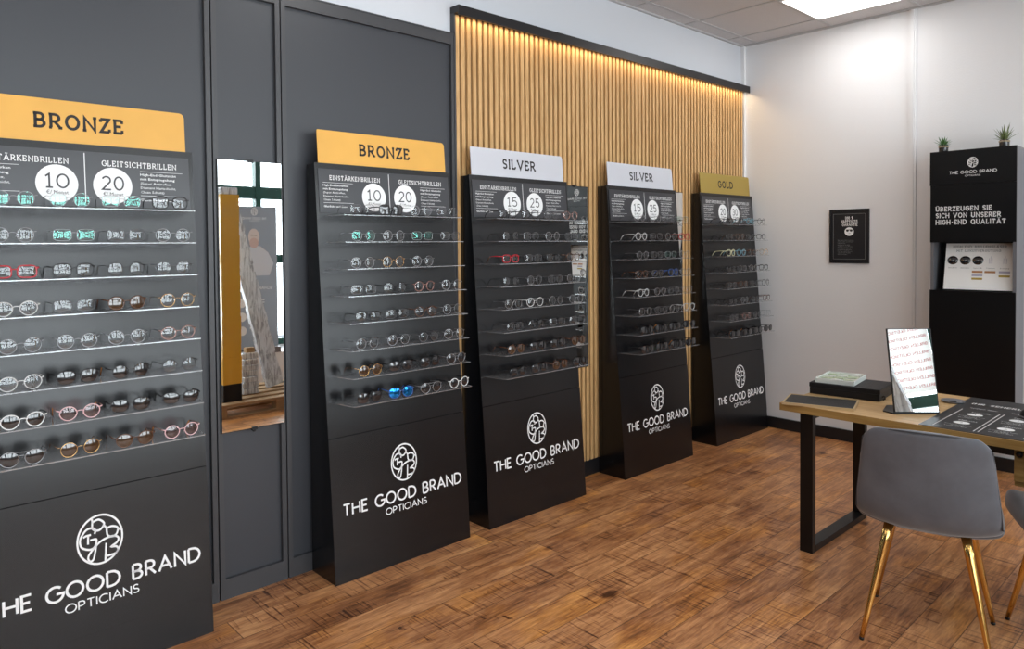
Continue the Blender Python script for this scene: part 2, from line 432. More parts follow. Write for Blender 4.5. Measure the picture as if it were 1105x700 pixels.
def text_mb(mb, mapf, text, h, m, t=.1, track=.22, slab=False, width=None, cx=None, x0=0.0, y0=0.0):
    strokes, W = layout(text, h, track, slab)
    sx = 1.0
    if width: sx = width / W; W = width
    if cx is not None: x0 = cx - W / 2
    for s in strokes:
        if len(s) < 2: continue
        vs, fs = ribbon([(a * sx, b) for a, b in s], t * h)
        mb.add([mapf(v.x + x0, v.y + y0) for v in vs], [f[::-1] for f in fs], m)
    return mb

def smooth(p, k=4):
    o = []
    for i in range(len(p) - 1):
        a, b, c, d = p[max(i - 1, 0)], p[i], p[i + 1], p[min(i + 2, len(p) - 1)]
        for j in range(k):
            t = j / k
            o.append(tuple(.5 * (2 * b[q] + (c[q] - a[q]) * t + (2 * a[q] - 5 * b[q] + 4 * c[q] - d[q]) * t * t + (3 * b[q] - a[q] - 3 * c[q] + d[q]) * t ** 3) for q in (0, 1)))
    return o + [p[-1]]
EMBLEM = [arc(0, 0, 1, 1, 0, 360, 40), smooth([(-.32, .76), (-.04, .82), (.20, .62), (.06, .42), (-.12, .38), (-.32, .50), (-.32, .76)]), smooth([(.30, .38), (.55, .42), (.80, .30), (.74, .06), (.55, -.01), (.34, .08), (.30, .38)]),
 [(-.34, .92), (-.30, .72)], [(.78, .28), (.98, .18)], [(.16, .55), (.22, .50), (.31, .38)],
 [(-.24, .27), (-.20, .42), (-.34, .53), (-.60, .50), (-.84, .24), (-.88, 0), (-.78, -.20), (-.46, -.33), (-.24, -.24), (-.17, .03), (-.44, .05)],
 [(-.74, .22), (-.62, .26), (-.40, .27)], [(-.52, .25), (-.54, -.10)],
 [(-.19, -.20), (-.24, -.47), (-.34, -.77), (-.50, -.80), (-.54, -.58), (-.24, -.27), (.06, -.08), (.42, .0), (.68, -.02), (.82, -.14), (.74, -.30), (.48, -.42), (.70, -.46), (.78, -.60), (.64, -.74), (.26, -.76)],
 [(.26, -.22), (.19, -.94)]]
EMBLEM[6] = smooth(EMBLEM[6]); EMBLEM[9] = smooth(EMBLEM[9])
def emblem_mb(mb, mapf, cx, cy, rx, ry, m, t=.10):
    for s in EMBLEM:
        vs, fs = ribbon(s, t)
        mb.add([mapf(cx + v.x * rx, cy + v.y * ry) for v in vs], [f[::-1] for f in fs], m)
    return mb

_fc = {}
def font_text(mb, mapf, text, h, m, x0=0, y0=0, cx=None, width=None, bold=0.0):
    """lower-case copy set with Blender's own built-in face"""
    key = (text, bold)
    if key not in _fc:
        cu = bpy.data.curves.new('t', 'FONT'); cu.body = text; cu.size = 1.0; cu.resolution_u = 1; cu.offset = bold
        ob = bpy.data.objects.new('t', cu); COL.objects.link(ob)
        dg = bpy.context.evaluated_depsgraph_get()
        me = bpy.data.meshes.new_from_object(ob.evaluated_get(dg))
        _fc[key] = ([tuple(v.co) for v in me.vertices], [tuple(p.vertices) for p in me.polygons])
        bpy.data.objects.remove(ob); bpy.data.curves.remove(cu); bpy.data.meshes.remove(me)
    vs, fs = _fc[key]
    if not vs: return mb
    k = h / .72; W = max(v[0] for v in vs) * k; sx = k
    if width: sx = k * width / W; W = width
    if cx is not None: x0 = cx - W / 2
    return mb.add([mapf(v[0] * sx + x0, v[1] * k + y0) for v in vs], fs, m)

def disc(mb, mapf, cx, cy, rx, ry, m, n=32):
    return mb.add([mapf(cx + rx * cos(2 * pi * i / n), cy + ry * sin(2 * pi * i / n)) for i in range(n)], [tuple(range(n))], m)
def rect(mb, mapf, x0, y0, x1, y1, m):
    return mb.add([mapf(x0, y0), mapf(x1, y0), mapf(x1, y1), mapf(x0, y1)], [(0, 1, 2, 3)], m)

# ------------------------------------------------------------------ room
YB, ZC, XR, YF = 3.523, 3.122, 5.0, -5.6
struct('floor', MB().box((-.1, YF - .1, -.08), (XR + .6, YB + .1, 0), MT['floor']))
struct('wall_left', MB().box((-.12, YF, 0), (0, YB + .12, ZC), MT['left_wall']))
wb = MB().box((-.0, YB, 0), (XR + .1, YB + .12, ZC), MT['white_wall'])
struct('wall_back', wb)
struct('wall_front', MB().box((-.12, YF - .12, 0), (XR + .1, YF, ZC), MT['panel_dark']))
# window wall on the right
wr = MB()
wr.box((XR, YF, 0), (XR + .15, YB, .35), MT['white_wall']); wr.box((XR, YF, 3.0), (XR + .15, YB, ZC), MT['white_wall'])
wr.box((XR, 3.0, .35), (XR + .15, YB, 3.0), MT['white_wall']); wr.box((XR, YF, .35), (XR + .15, -5.0, 3.0), MT['white_wall'])
struct('wall_right', wr)
wf = MB(); G = MT['green_frame']
ys = [-5.0, -4.2, -3.40, -2.6, -1.77, -.95, -.13, .82, 1.51, 2.3, 3.0]
PW_ = {-3.40: .30, -1.77: .26, -.13: .16}
for y in ys: wf.box((XR + .02, y if y < 2.9 else y - .03, .35), (XR + .12, y + PW_.get(y, .065), 3.0), G)
for a, b in ((.35, .42), (1.30, 1.40), (2.04, 2.18), (2.93, 3.0)): wf.box((XR + .03, -5, a), (XR + .11, 3.0, b), G)
wfo = struct('window_1', wf)
for i in range(len(ys) - 1):
    p = MB().box((XR + .065, ys[i] + PW_.get(ys[i], .065), .42), (XR + .071, ys[i + 1], 3.0), MT['glass']).obj('glass_pane', wfo)
ledge = struct('trim_1', MB().box((XR - .42, -2.5, 0), (XR, 3.0, .33), MT['white_plain']))

# ceiling: tiles, grid bars, light openings
xs = [.137 + .6 * i for i in range(-1, 9)]; yy = [3.262 - .61 * i for i in range(-1, 16)]
struct('ceiling', MB().box((-.12, YF - .1, ZC), (XR + .1, YB + .12, ZC + .1), MT['ceiling']))
tb = MB()
for x in xs:
    if 0 < x < XR: tb.box((x - .012, YF, ZC - .004), (x + .012, YB, ZC), MT['tbar'])
for y in yy:
    if YF < y < YB: tb.box((0, y - .012, ZC - .0042), (XR, y + .012, ZC), MT['tbar'])
tb.box((0, YF, ZC - .012), (.022, YB, ZC), MT['tbar']); tb.box((0, YB - .022, ZC - .012), (XR, YB, ZC), MT['tbar'])
struct('trim_2', tb)
k = 0
for (xi, yi) in ((2, 1), (6, 1), (2, 6), (6, 6), (2, 10), (6, 10)):  # first panel is the visible one; the others are added for room brightness
    x0, x1 = xs[xi] + .012, xs[xi + 1] - .012; y1, y0 = yy[yi] - .012, yy[yi + 1] + .012
    lab = 'bright square LED ceiling panel near the back wall' if k == 0 else 'added square LED ceiling panel out of view, further into the shop'
    t = empty('ceiling_light', ((x0 + x1) / 2, (y0 + y1) / 2, ZC - .006), lab, 'ceiling light')
    if k: t['group'] = 'added ceiling panels outside the picture'
    fx, fy = (x1 - x0) / 2, (y1 - y0) / 2
    fr = MB()
    fr.box((-fx, -fy, -.006), (fx, -fy + .012, .006), MT['white_trim']); fr.box((-fx, fy - .012, -.006), (fx, fy, .006), MT['white_trim'])
    fr.box((-fx, -fy + .012, -.006), (-fx + .012, fy - .012, .006), MT['white_trim']); fr.box((fx - .012, -fy + .012, -.006), (fx, fy - .012, .006), MT['white_trim'])
    fr.obj('frame', t)
    MB().box((-fx + .012, -fy + .012, -.004), (fx - .012, fy - .012, .005), MT['led']).obj('diffuser', t)
    k += 1

# back wall details
bs = MB().box((0, YB - .018, 0), (XR, YB, .086), MT['black_base'])
struct('baseboard_back', bs)
st = MB(); st.box((1.276, YB - .012, .086), (1.322, YB, ZC - .012), MT['white_trim']); st.box((1.290, YB - .018, .086), (1.308, YB - .012, ZC - .012), MT['white_trim'])
struct('trim_3', st)
struct('trim_4', MB().box((0, YB - .03, .1), (.03, YB, ZC - .012), MT['white_trim']))

# dark panelling on the left wall
PT = 2.625
pb = MB().box((0, -3.9, 0), (.010, .452, PT), MT['panel_dark'])
tr = MB(); D = MT['panel_trim']
mods = [(-3.9, -2.2), (-2.2, -.842), (-.842, -.535), (-.535, .452)]
for a, b in mods:
    g = .003; w_ = .024
    tr.box((.010, a + g, .0), (.030, a + w_, PT), D); tr.box((.010, b - w_, 0), (.030, b - g, PT), D)
    tr.box((.010, a + w_, 0), (.030, b - w_, .085), D); tr.box((.010, a + w_, PT - .055), (.030, b - w_, PT), D)
tr.box((.0, -3.9, PT), (.034, .452, PT + .006), D)
struct('wall_left_panelling', pb); struct('trim_5', tr)

# slatted oak wall
SY0, SY1 = .458, 3.487
t = empty('slatted_oak_panel', (0, (SY0 + SY1) / 2, .10), 'wide oak slat wall panel with black gaps and glowing top edge', 'wall panel')
def rel(mb_fn, name, par, org, **kw):
    mb = MB(); mb_fn(mb)
    mb.v = [(a - org[0], b - org[1], c - org[2]) for a, b, c in mb.v]
    return mb.obj(name, par, **kw)
o0 = (0, (SY0 + SY1) / 2, .10)
rel(lambda b: b.box((.0005, SY0, .10), (.010, SY1, 2.735), MT['felt']), 'felt_backing', t, o0)
def slats(b):
    n = int((SY1 - SY0) / .0400); p = (SY1 - SY0) / n
    for i in range(n): b.box((.010, SY0 + i * p + .002, .10), (.028, SY0 + i * p + .0255, 2.735), MT['slat'])
rel(slats, 'oak_slats', t, o0)
rel(lambda b: (b.box((.0005, SY0 - .012, 2.738), (.075, SY1 + .02, 2.775), MT['black_base']), b.box((.066, SY0 - .012, 2.722), (.075, SY1 + .02, 2.738), MT['black_base'])), 'top_trim', t, o0)
rel(lambda b: b.box((.048, SY0 + .01, 2.732), (.058, SY1 - .01, 2.738), MT['led_strip']), 'light_strip', t, o0)
struct('baseboard_left', MB().box((0, SY0, 0), (.026, YB - .018, .099), MT['black_base']))
rel(lambda b: b.box((.0005, SY0 - .012, .0), (.034, SY0 - .001, 2.74), MT['panel_trim']), 'side_trim', t, o0)

# ------------------------------------------------------------------ glasses prototypes
def outline(kind, side, n=22):
    out = []
    for i in range(n):
        a = 2 * pi * i / n; c, s_ = cos(a), sin(a)
        if kind == 'round': x, z = .0240 * c, .0235 * s_
        elif kind == 'panto':
            x = .0250 * c * (1 - .10 * max(0, -s_)); z = .0228 * s_
        elif kind == 'rect':
            e = .55; x = .0265 * math.copysign(abs(c) ** e, c); z = .0195 * math.copysign(abs(s_) ** e, s_)
        elif kind == 'wayfarer':
            e = .72; x = .0270 * math.copysign(abs(c) ** e, c) * (1 - .10 * max(0, -s_)); z = .0228 * math.copysign(abs(s_) ** e, s_)
        elif kind == 'cat':
            e = .75; x = .0265 * math.copysign(abs(c) ** e, c) * (1 - .08 * max(0, -s_)); z = .0208 * math.copysign(abs(s_) ** e, s_)
            z += .006 * max(0, c * side) * max(0, s_)
        else:  # aviator
            x = .0265 * c * (1 - .12 * max(0, -s_)) - side * .002 * max(0, -s_); z = .0240 * s_ - .0005
        out.append((x, z))
    return out

def make_glasses_meshes(key, kind, fmat, lmat, tmat, thick, tipmat=None):
    """frame, lens (left/right), temple (left/right) meshes; width along y, front faces +x, origin at bottom centre"""
    zc = .0265; cy = .0345; res = []
    fb = MB()
    for sd in (-1, 1):
        pts = []
        for x, z in outline(kind, sd):
            y = sd * cy + x
            pts.append((.006 - 1.3 * y * y, y, zc + z))
        fb.tube(pts, thick, fmat, 6, closed=True, up=Vector((1, 0, 0)))
    zb = zc + (.006 if kind not in ('aviator',) else .008)
    fb.tube([(.006, -.0115, zb - .002), (.0075, -.005, zb + .002), (.0078, .005, zb + .002), (.006, .0115, zb - .002)], thick * .9, fmat, 6)
    if kind == 'aviator': fb.tube([(.005, -.022, zc + .021), (.0065, 0, zc + .020), (.005, .022, zc + .021)], thick * .8, fmat, 6)
    for sd in (-1, 1):   # end pieces and nose pads
        yo = sd * (cy + .0245)
        fb.tube([(.001, yo, zc + .010), (.0, sd * .066, zc + .012), (-.006, sd * .068, zc + .012)], thick * 1.1, fmat, 6)
        fb.tube([(.004, sd * .010, zc - .002), (-.004, sd * .008, zc - .006)], thick * .7, fmat, 5)
    res.append(('frame', fb.mesh(key + '_frame')))
    for sd in (-1, 1):
        lb = MB(); pts = outline(kind, sd); n = len(pts)
        vs = [(.0065 - 1.3 * (sd * cy) ** 2 + .0022, sd * cy, zc)]
        for q in (.6, .97):
            for x, z in pts:
                y = sd * cy + x * q
                vs.append((.006 - 1.3 * y * y + .0026 * (1 - q * q), y, zc + z * q))
        fs = [(0, 1 + i, 1 + (i + 1) % n) for i in range(n)]
        fs += [(1 + i, 1 + n + i, 1 + n + (i + 1) % n, 1 + (i + 1) % n) for i in range(n)]
        lb.add(vs, [f for f in fs], lmat, True)
        res.append(('lens', lb.mesh(key + '_lens')))
    for sd in (-1, 1):
        tbm = MB(); y = sd * .068
        p = [(-.005, y, zc + .012), (-.05, y, zc + .013), (-.088, y * .97, zc + .010), (-.104, y * .94, zc - .004), (-.116, y * .92, zc - .0225)]
        tbm.tube(p[:3], thick * 1.15, tmat, 6, up=Vector((0, 1, 0)), flat=.75)
        tbm.tube(p[2:], thick * 1.25, tipmat or tmat, 6, up=Vector((0, 1, 0)), flat=.75)
        res.append(('temple', tbm.mesh(key + '_temple')))
    return res

gm = lambda n, c, r=.3, me=0.0, **k: pbr('frame_' + n, c, r, me, **k)
FM = dict(silver=gm('silver', (.42, .42, .44), .3, 1), black=gm('black', (.008, .008, .010), .2, coat=.15), red=gm('red', (.50, .012, .025), .25, coat=.5),
          gun=gm('gunmetal', (.12, .12, .13), .28, .8), tort=gm('tortoise', (.085, .030, .011), .22, var=.5, vscale=90, coat=.5), gold=gm('gold', (.75, .48, .2), .2, 1),
          rose=gm('rose', (.70, .38, .32), .25, .7), crystal=gm('crystal', (.62, .62, .62), .12, coat=.5), blue=gm('blue', (.02, .08, .30), .25, coat=.5),
          teal=gm('teal', (.20, .42, .52), .25, coat=.5), cream=gm('cream', (.72, .72, .45), .3, coat=.4), white=gm('white', (.8, .8, .8), .25, coat=.5), pink=gm('pink', (.78, .48, .50), .25, coat=.5), amber=gm('amber', (.45, .16, .02), .25, coat=.5))
clear = thin('clear_lens', (.96, .97, .98), .05, .0); coated = thin('coated_lens', (.97, .98, .98), .10, .0, gcol=(.35, .95, .8))
def dark(n, c, **k): return pbr('lens_' + n, c, .03, 0, spec=.8, coat=.6, **k)
LM = dict(clear=clear, coated=coated, dark=dark('smoke', (.012, .012, .014)), brown=dark('brown', (.045, .022, .010)), rose=thin('rose_lens', (.75, .5, .5), .06, .0), blue=pbr('lens_blue_mirror', (.02, .25, .75), .05, .9))
STY = {
 'SR': ('silver round-rim', 'round', 'silver', 'clear', 'gun', .0008, 'black'),
 'SC': ('silver round-rim', 'round', 'silver', 'coated', 'gun', .0008, 'black'),
 'SX': ('silver rectangular', 'rect', 'silver', 'coated', 'gun', .0009, 'black'),
 'GR': ('gunmetal rectangular', 'rect', 'gun', 'clear', 'gun', .0011, 'black'),
 'GP': ('gunmetal rounded', 'panto', 'gun', 'clear', 'gun', .0011, 'black'),
 'BW': ('black thick-rimmed', 'wayfarer', 'black', 'clear', 'black', .0019, 'black'),
 'BR': ('black round-rim', 'round', 'black', 'clear', 'black', .0014, 'black'),
 'BX': ('black rectangular', 'rect', 'black', 'clear', 'black', .0019, 'black'),
 'RX': ('red rectangular', 'rect', 'red', 'clear', 'red', .0022, 'tort'),
 'TR': ('brown tortoiseshell', 'panto', 'tort', 'clear', 'tort', .0019, 'tort'),
 'TX': ('dark brown rectangular', 'rect', 'tort', 'clear', 'tort', .0018, 'tort'),
 'CR': ('clear crystal-rim', 'panto', 'crystal', 'clear', 'crystal', .0018, 'crystal'),
 'GO': ('gold round-rim', 'round', 'gold', 'clear', 'gold', .0010, 'tort'),
 'RO': ('rose gold', 'panto', 'rose', 'clear', 'gun', .0012, 'black'),
 'BL': ('blue-rimmed', 'wayfarer', 'blue', 'clear', 'blue', .0018, 'blue'),
 'TL': ('pale blue-rimmed', 'panto', 'teal', 'clear', 'teal', .0018, 'teal'),
 'CM': ('cream-temple', 'wayfarer', 'cream', 'clear', 'cream', .0019, 'cream'),
 'sB': ('black wayfarer-shape sun', 'wayfarer', 'black', 'dark', 'black', .0022, 'black'),
 'sR': ('black round sun', 'round', 'black', 'dark', 'black', .0018, 'amber'),
 'sC': ('black cat-eye sun', 'cat', 'black', 'dark', 'black', .0022, 'black'),
 'sW': ('pale-rimmed dark sun', 'panto', 'white', 'dark', 'black', .0020, 'black'),
 'sA': ('silver aviator-shape sun', 'aviator', 'silver', 'dark', 'silver', .0012, 'black'),
 'sG': ('gold-rimmed brown sun', 'round', 'gold', 'brown', 'gold', .0013, 'tort'),
 'sT': ('tortoiseshell brown-lens sun', 'panto', 'tort', 'brown', 'tort', .0020, 'tort'),
 'sP': ('pink-rimmed sun', 'panto', 'pink', 'rose', 'rose', .0018, 'amber'),
 'sM': ('blue-mirrored sun', 'wayfarer', 'blue', 'blue', 'blue', .0020, 'blue'),
}
STM = {k: make_glasses_meshes(k, v[1], FM[v[2]], LM[v[3]], FM[v[4]], v[5], FM[v[6]]) for k, v in STY.items()}
SEEN = {}
def add_glasses(key, loc, rz, label, group, open_=True):
    o = empty('sunglasses' if key[0] == 's' else 'eyeglasses', loc, label, 'sunglasses' if key[0] == 's' else 'glasses', group, rz)
    for nm, me in STM[key]:
        c = bpy.data.objects.new(nm, me); COL.objects.link(c); c.parent = o
    return o

# ------------------------------------------------------------------ display stands
W, ZT, DB, DT, ZS = .769, 1.874, .250, .108, 2.027
KX = (DT - DB) / ZT
NRM = Vector((1, 0, -KX)).normalized()     # outward normal of the leaning front (x,z)
XB = .034
def stand_body():
    parts = {}
    b = MB()   # cabinet carcass: back, sides, core
    b.prism([(XB, .0), (DB - .012, .0), (DT - .012, ZT - .004), (XB, ZT - .004)], 'y', .002, W - .002, MT['stand'])
    parts['cabinet'] = b.mesh('stand_cabinet')
    def face(z0, z1, th=.012, off=0.0):
        f = MB(); x0, x1 = DB + KX * z0 + off, DB + KX * z1 + off
        f.prism([(x0 - th, z0), (x0, z0), (x1, z1), (x1 - th, z1)], 'y', 0, W, MT['stand']); return f
    parts['upper_panel'] = face(.6415, ZT).mesh('stand_upper')
    parts['lower_panel'] = face(.1455, .639, off=.0015, th=.0135).mesh('stand_lower')
    parts['plinth'] = face(.0, .1445, off=.0).mesh('stand_plinth')
    # front lettering
    def mp(u, z, e=.0022): return (DB + KX * z + e, u, z)
    l = MB(); emblem_mb(l, mp, .390, .463, .0715, .0845, MT['white_ink'], .085); parts['emblem'] = l.mesh('stand_emblem')
    l = MB(); text_mb(l, mp, 'THE GOOD BRAND', .050, MT['white_ink'], .165, .24, width=.672, cx=.392, y0=.290); parts['brand_name'] = l.mesh('stand_brand')
    l = MB(); text_mb(l, mp, 'OPTICIANS', .028, MT['white_ink'], .15, .22, width=.232, cx=.392, y0=.2405); parts['trade_name'] = l.mesh('stand_trade')
    # shelf
    s = MB(); t = .0032
    poly = [(-.002, .035), (.141, .057), (.141, .722), (-.002, .738)]
    vs = [(x, y, 0) for x, y in poly] + [(x, y, t) for x, y in poly]
    s.add(vs, [(0, 3, 2, 1), (4, 5, 6, 7)], MT['acrylic']); s.add(vs, [(0, 1, 5, 4), (1, 2, 6, 5), (2, 3, 7, 6)], MT['acrylic_edge'])
    parts['shelf'] = s.mesh('stand_shelf')
    i = MB()
    i.prism([(DB + KX * z + e, z) for z, e in ((1.648, .0003), (1.648, .0025), (1.848, .0025), (1.848, .0003))], 'y', .016, W - .016, MT['info'])
    parts['info_panel'] = i.mesh('stand_info')
    return parts
SP = stand_body()

def sub(name, mesh, par): 
    o = bpy.data.objects.new(name, mesh); COL.objects.link(o); o.parent = par; return o

PAR_L = [('High-End Einstärken', 1), ('mit Entspiegelung', 1), ('(Super Antireflex,', 0), ('Diamant Hartschicht,', 0), ('Clean Schutz)', 0)]
def info_text(p1, p2):
    m = MB(); wht = MT['white_ink']
    def mp(u, z, e=.0030): return (DB + KX * z + e, u, z)
    text_mb(m, mp, 'EINSTÄRKENBRILLEN', .0185, wht, .15, .16, True, width=.268, x0=.071, y0=1.800)
    text_mb(m, mp, 'GLEITSICHTBRILLEN', .0185, wht, .15, .16, True, width=.262, x0=.444, y0=1.800)
    rect(m, mp, .3875, 1.664, .3905, 1.842, wht)
    for x0, x1 in ((.036, .190), (.573, .728)):
        rect(m, mp, x0, 1.7855, x1, 1.7868, wht); rect(m, mp, x0, 1.694, x1, 1.6953, wht)
        for j, (tx, bo) in enumerate(PAR_L):
            if x0 > .5: tx = tx.replace('Einstärken', 'Gleitsicht')
            font_text(m, mp, tx, .0092, wht, x0=x0, y0=1.770 - j * .0165, width=(.130, .125, .112, .128, .085)[j], bold=.012 if bo else 0)
        font_text(m, mp, 'Glasdicke und diese', .0095, wht, x0=x0, y0=1.674, width=.118, bold=.012)
    return m.mesh('info_text')
def price_disc(cx, num):
    m = MB()
    def mp(u, z, e=.0042): return (DB + KX * z + e, u, z)
    def mq(u, z): return mp(u, z, .0049)
    disc(m, mp, cx, 1.727, .0655, .067, MT['white_ink'])
    text_mb(m, mq, num, .047, MT['grey_ink'], .12, .25, width=.070, cx=cx, y0=1.713)
    font_text(m, mq, '€/ Monat', .0135, MT['grey_ink'], cx=cx, y0=1.690, width=.068)
    return m.mesh('price_disc')

def sign_mesh(tier):
    m = MB(); r = .018; a, b = .023, W - .023; e = -.006
    def mp(u, z, off=0.0): return (DB + KX * z + e + off, u, z)
    pts = [(a, ZT), (b, ZT)] + [(b - r + r * cos(R(q)), ZS - r + r * sin(R(q))) for q in (0, 30, 60, 90)] + [(a + .006 - .006 * cos(R(q)), ZS - .006 + .006 * sin(R(q))) for q in (90, 45, 0)]
    n = len(pts); vs = [mp(u, z, 0) for u, z in pts] + [mp(u, z, -.003) for u, z in pts]
    m.add(vs, [tuple(range(n)), tuple(range(2 * n - 1, n - 1, -1))] + [(i, i + n, (i + 1) % n + n, (i + 1) % n) for i in range(n)], MT[tier.lower()])
    t = MB(); wd = {'BRONZE': .288, 'SILVER': .262, 'GOLD': .225}[tier]
    text_mb(t, lambda u, z: mp(u, z, .0006), tier, .047, MT['black_ink'], .21, .14, True, width=wd, cx=W / 2 - .002, y0=1.926)
    return m.mesh('sign_' + tier), t.mesh('signtext_' + tier)

YS = [-1.721, -.422, .478, 1.623, 2.706]
TIER = ['BRONZE', 'BRONZE', 'SILVER', 'SILVER', 'GOLD']
PRICE = [('10', '20'), ('10', '20'), ('15', '25'), ('15', '25'), ('20', '30')]
SLAB = ['black display stand with bronze sign, nearest the camera, cut by the left edge', 'black display stand with bronze sign, just right of the tall wall mirror',
        'black display stand with silver sign, next to the second bronze stand', 'black display stand with silver sign, beside the gold stand', 'black display stand with gold sign in the corner by the white wall']
SHORT = ['nearest bronze stand', 'mirror-side bronze stand', 'nearer silver stand', 'farther silver stand', 'gold stand']
ROWS = [
 # nearest bronze
 ['SC SC SX BW', 'SR SX GR SR', 'RX BW BR GP', 'CR GR sT GO', 'SR SR SR RO', 'CR sB sR BR', 'sW sP sB sC', 'sA sG sT sP'],
 ['GR sB SR GR', 'SC SR SX GR', 'SR GO SR', 'GR BR RO SR', 'BX GR TR SR', 'SR SR GP SR', 'sG sB sB sA', 'sB sM sA sW'],
 ['BX BX GR RO', 'BR GR SR GR', 'RX GR BX TR', 'BR SR GR SR', 'SR CR SR SR', 'GR BR GR GR', 'sT sB sB sT', 'sC sB sT sB'],
 ['SR SR GR SX', 'CR GR SR RX', 'SR GR SX SR', 'TR GR BL SR', 'CR SR GR SR', 'SR GR SR CR', 'sB sR sB sC', 'sB sB sR sB'],
 ['BX BW TL BR', 'BX TR GR BX', 'CM TL TR GO', 'BX GR SR BX', 'GR TR GR BR', 'BX SR GR TX', 'GR RO GP SR', 'sB sR sB sC'],
]
ORD = ['top', 'second', 'third', 'fourth', 'fifth', 'sixth', 'seventh', 'bottom']
POS = ['leftmost', 'second from left', 'third from left', 'rightmost']
CEN = [.150, .315, .478, .643]
sg = {t: sign_mesh(t) for t in set(TIER)}
it = info_text('', '')
pdc = {}
for si in range(5):
    y0 = YS[si]
    root = empty('display_stand', (0, y0, 0), SLAB[si], 'display stand', 'eyewear display stands along the wall')
    for nm in ('cabinet', 'upper_panel', 'plinth'): sub(nm, SP[nm], root)
    lp = sub('lower_panel', SP['lower_panel'], root); lp['label'] = 'black panel with white logo'
    sub('emblem', SP['emblem'], lp); sub('brand_lettering', SP['brand_name'], lp); sub('trade_lettering', SP['trade_name'], lp)
    ip = sub('price_panel', SP['info_panel'], root); ip['label'] = 'grey printed price panel with two white discs'
    sub('panel_lettering', it, ip)
    for q, cx in enumerate((.301, .479)):
        key = (q, PRICE[si][q])
        if key not in pdc: pdc[key] = price_disc(cx, PRICE[si][q])
        sub('price_disc', pdc[key], ip)
    sm_, stx = sg[TIER[si]]
    s_ = sub('header_sign', sm_, root); s_['label'] = TIER[si].lower() + '-coloured header sign'; sub('sign_lettering', stx, s_)
    for r in range(8):
        z = 1.636 - r * .1198
        xp = DB + KX * z
        sh = sub('shelf', SP['shelf'], root); sh.location = (xp, 0, z - .0032); sh['label'] = 'clear acrylic shelf'
        names = ROWS[si][r].split()
        for gi, key in enumerate(names):
            lab = '%sglasses, %s on %s shelf of the %s' % (STY[key][0] + (' ' if key[0] != 's' else ''), POS[gi] if not (gi == len(names) - 1 and gi < 3) else POS[3], ORD[r], SHORT[si])
            rz = random.uniform(-.09, .09); dx = random.uniform(-.006, .004); dy = random.uniform(-.006, .006)
            add_glasses(key, (xp + .126 + dx, y0 + CEN[gi] + dy, z + (.0005)), rz, lab, 'eyewear on the acrylic shelves')

# ------------------------------------------------------------------ wall mirrors
def wall_mirror(ya, yb, za, zb, x, label, clip_z=True):
    t = empty('wall_mirror', (x, (ya + yb) / 2, za), label, 'mirror', 'tall narrow mirrors on the wall')
    w2, h = (yb - ya) / 2, zb - za
    MB().box((0, -w2, 0), (.008, w2, h), MT['black_metal']).obj('backing', t)
    MB().box((.0081, -w2 + .003, .003), (.0105, w2 - .003, h - .003), MT['mirror']).obj('mirror_glass', t)
    for z in (-.006, h - .008):
        c = MB(); c.box((.0, -.012, z), (.014, .012, z + .014), MT['black_metal']); c.box((.0, -.005, z - (.008 if z < .1 else -.010)), (.012, .005, z + .010), MT['black_metal']); c.obj('mirror_clip', t)
wall_mirror(-.828, -.545, .711, 1.866, .031, 'tall frameless wall mirror between the two bronze stands')
wall_mirror(1.262, 1.520, .711, 1.862, .029, 'slim wall mirror partly hidden behind the nearer silver stand')
wall_mirror(2.330, 2.586, .711, 1.872, .029, 'slim wall mirror partly hidden behind the farther silver stand')

# ------------------------------------------------------------------ framed notice on the back wall
PW, PH = .287, .402
t = empty('framed_notice', ((.726 + 1.013) / 2, YB - .001, 1.338), 'small black framed guarantee notice on the white back wall', 'picture')
f = MB(); fw = .014
f.box((-PW / 2, -.014, 0), (PW / 2, 0, fw), MT['black_base']); f.box((-PW / 2, -.014, PH - fw), (PW / 2, 0, PH), MT['black_base'])
f.box((-PW / 2, -.014, fw), (-PW / 2 + fw, 0, PH - fw), MT['black_base']); f.box((PW / 2 - fw, -.014, fw), (PW / 2, 0, PH - fw), MT['black_base'])
f.obj('frame', t)
pr = MB().box((-PW / 2 + fw, -.006, fw), (PW / 2 - fw, -.002, PH - fw), MT['black_base']).obj('print', t)
l = MB()
def mpo(u, z, e=-.0065): return (u, e, z)
gr = pbr('grey_line_ink', (.28, .28, .28), .5)
for a in ((-.118, .03, -.116, .368), (.114, .03, .116, .368), (-.118, .03, .116, .032), (-.118, .366, .116, .368)): rect(l, mpo, *a, gr)
text_mb(l, mpo, '100 %', .019, MT['white_ink'], .2, .2, True, width=.060, cx=-.001, y0=.327)
text_mb(l, mpo, 'HAPPYNESS', .019, MT['white_ink'], .2, .2, True, width=.120, cx=0, y0=.302)
text_mb(l, mpo, 'GARANTIE', .019, MT['white_ink'], .2, .2, True, width=.112, cx=.004, y0=.277)
disc(l, mpo, 0, .235, .034, .032, MT['white_ink'])
mpq = lambda u, z: mpo(u, z, -.0072)
disc(l, mpq, -.013, .243, .010, .008, MT['black_ink']); disc(l, mpq, .014, .243, .010, .008, MT['black_ink']); rect(l, mpq, -.022, .246, .024, .250, MT['black_ink']); rect(l, mpq, -.006, .2205, .010, .2225, MT['black_ink'])
for j, tx in enumerate(['Egal, welche Brille Sie bei uns', 'kaufen: Sollten Sie nicht ganz', 'zufrieden sein,', 'tauschen wir die Brille', 'innerhalb von vier Wochen', 'kostenlos um. Sprechen Sie', 'uns einfach an, wir helfen', 'Ihnen gern und finden eine', 'passende neue Fassung', 'oder neue Gläser.']):
    font_text(l, mpo, tx, .0072, gr, x0=-.085, y0=.168 - j * .0118)
l.obj('lettering', pr)

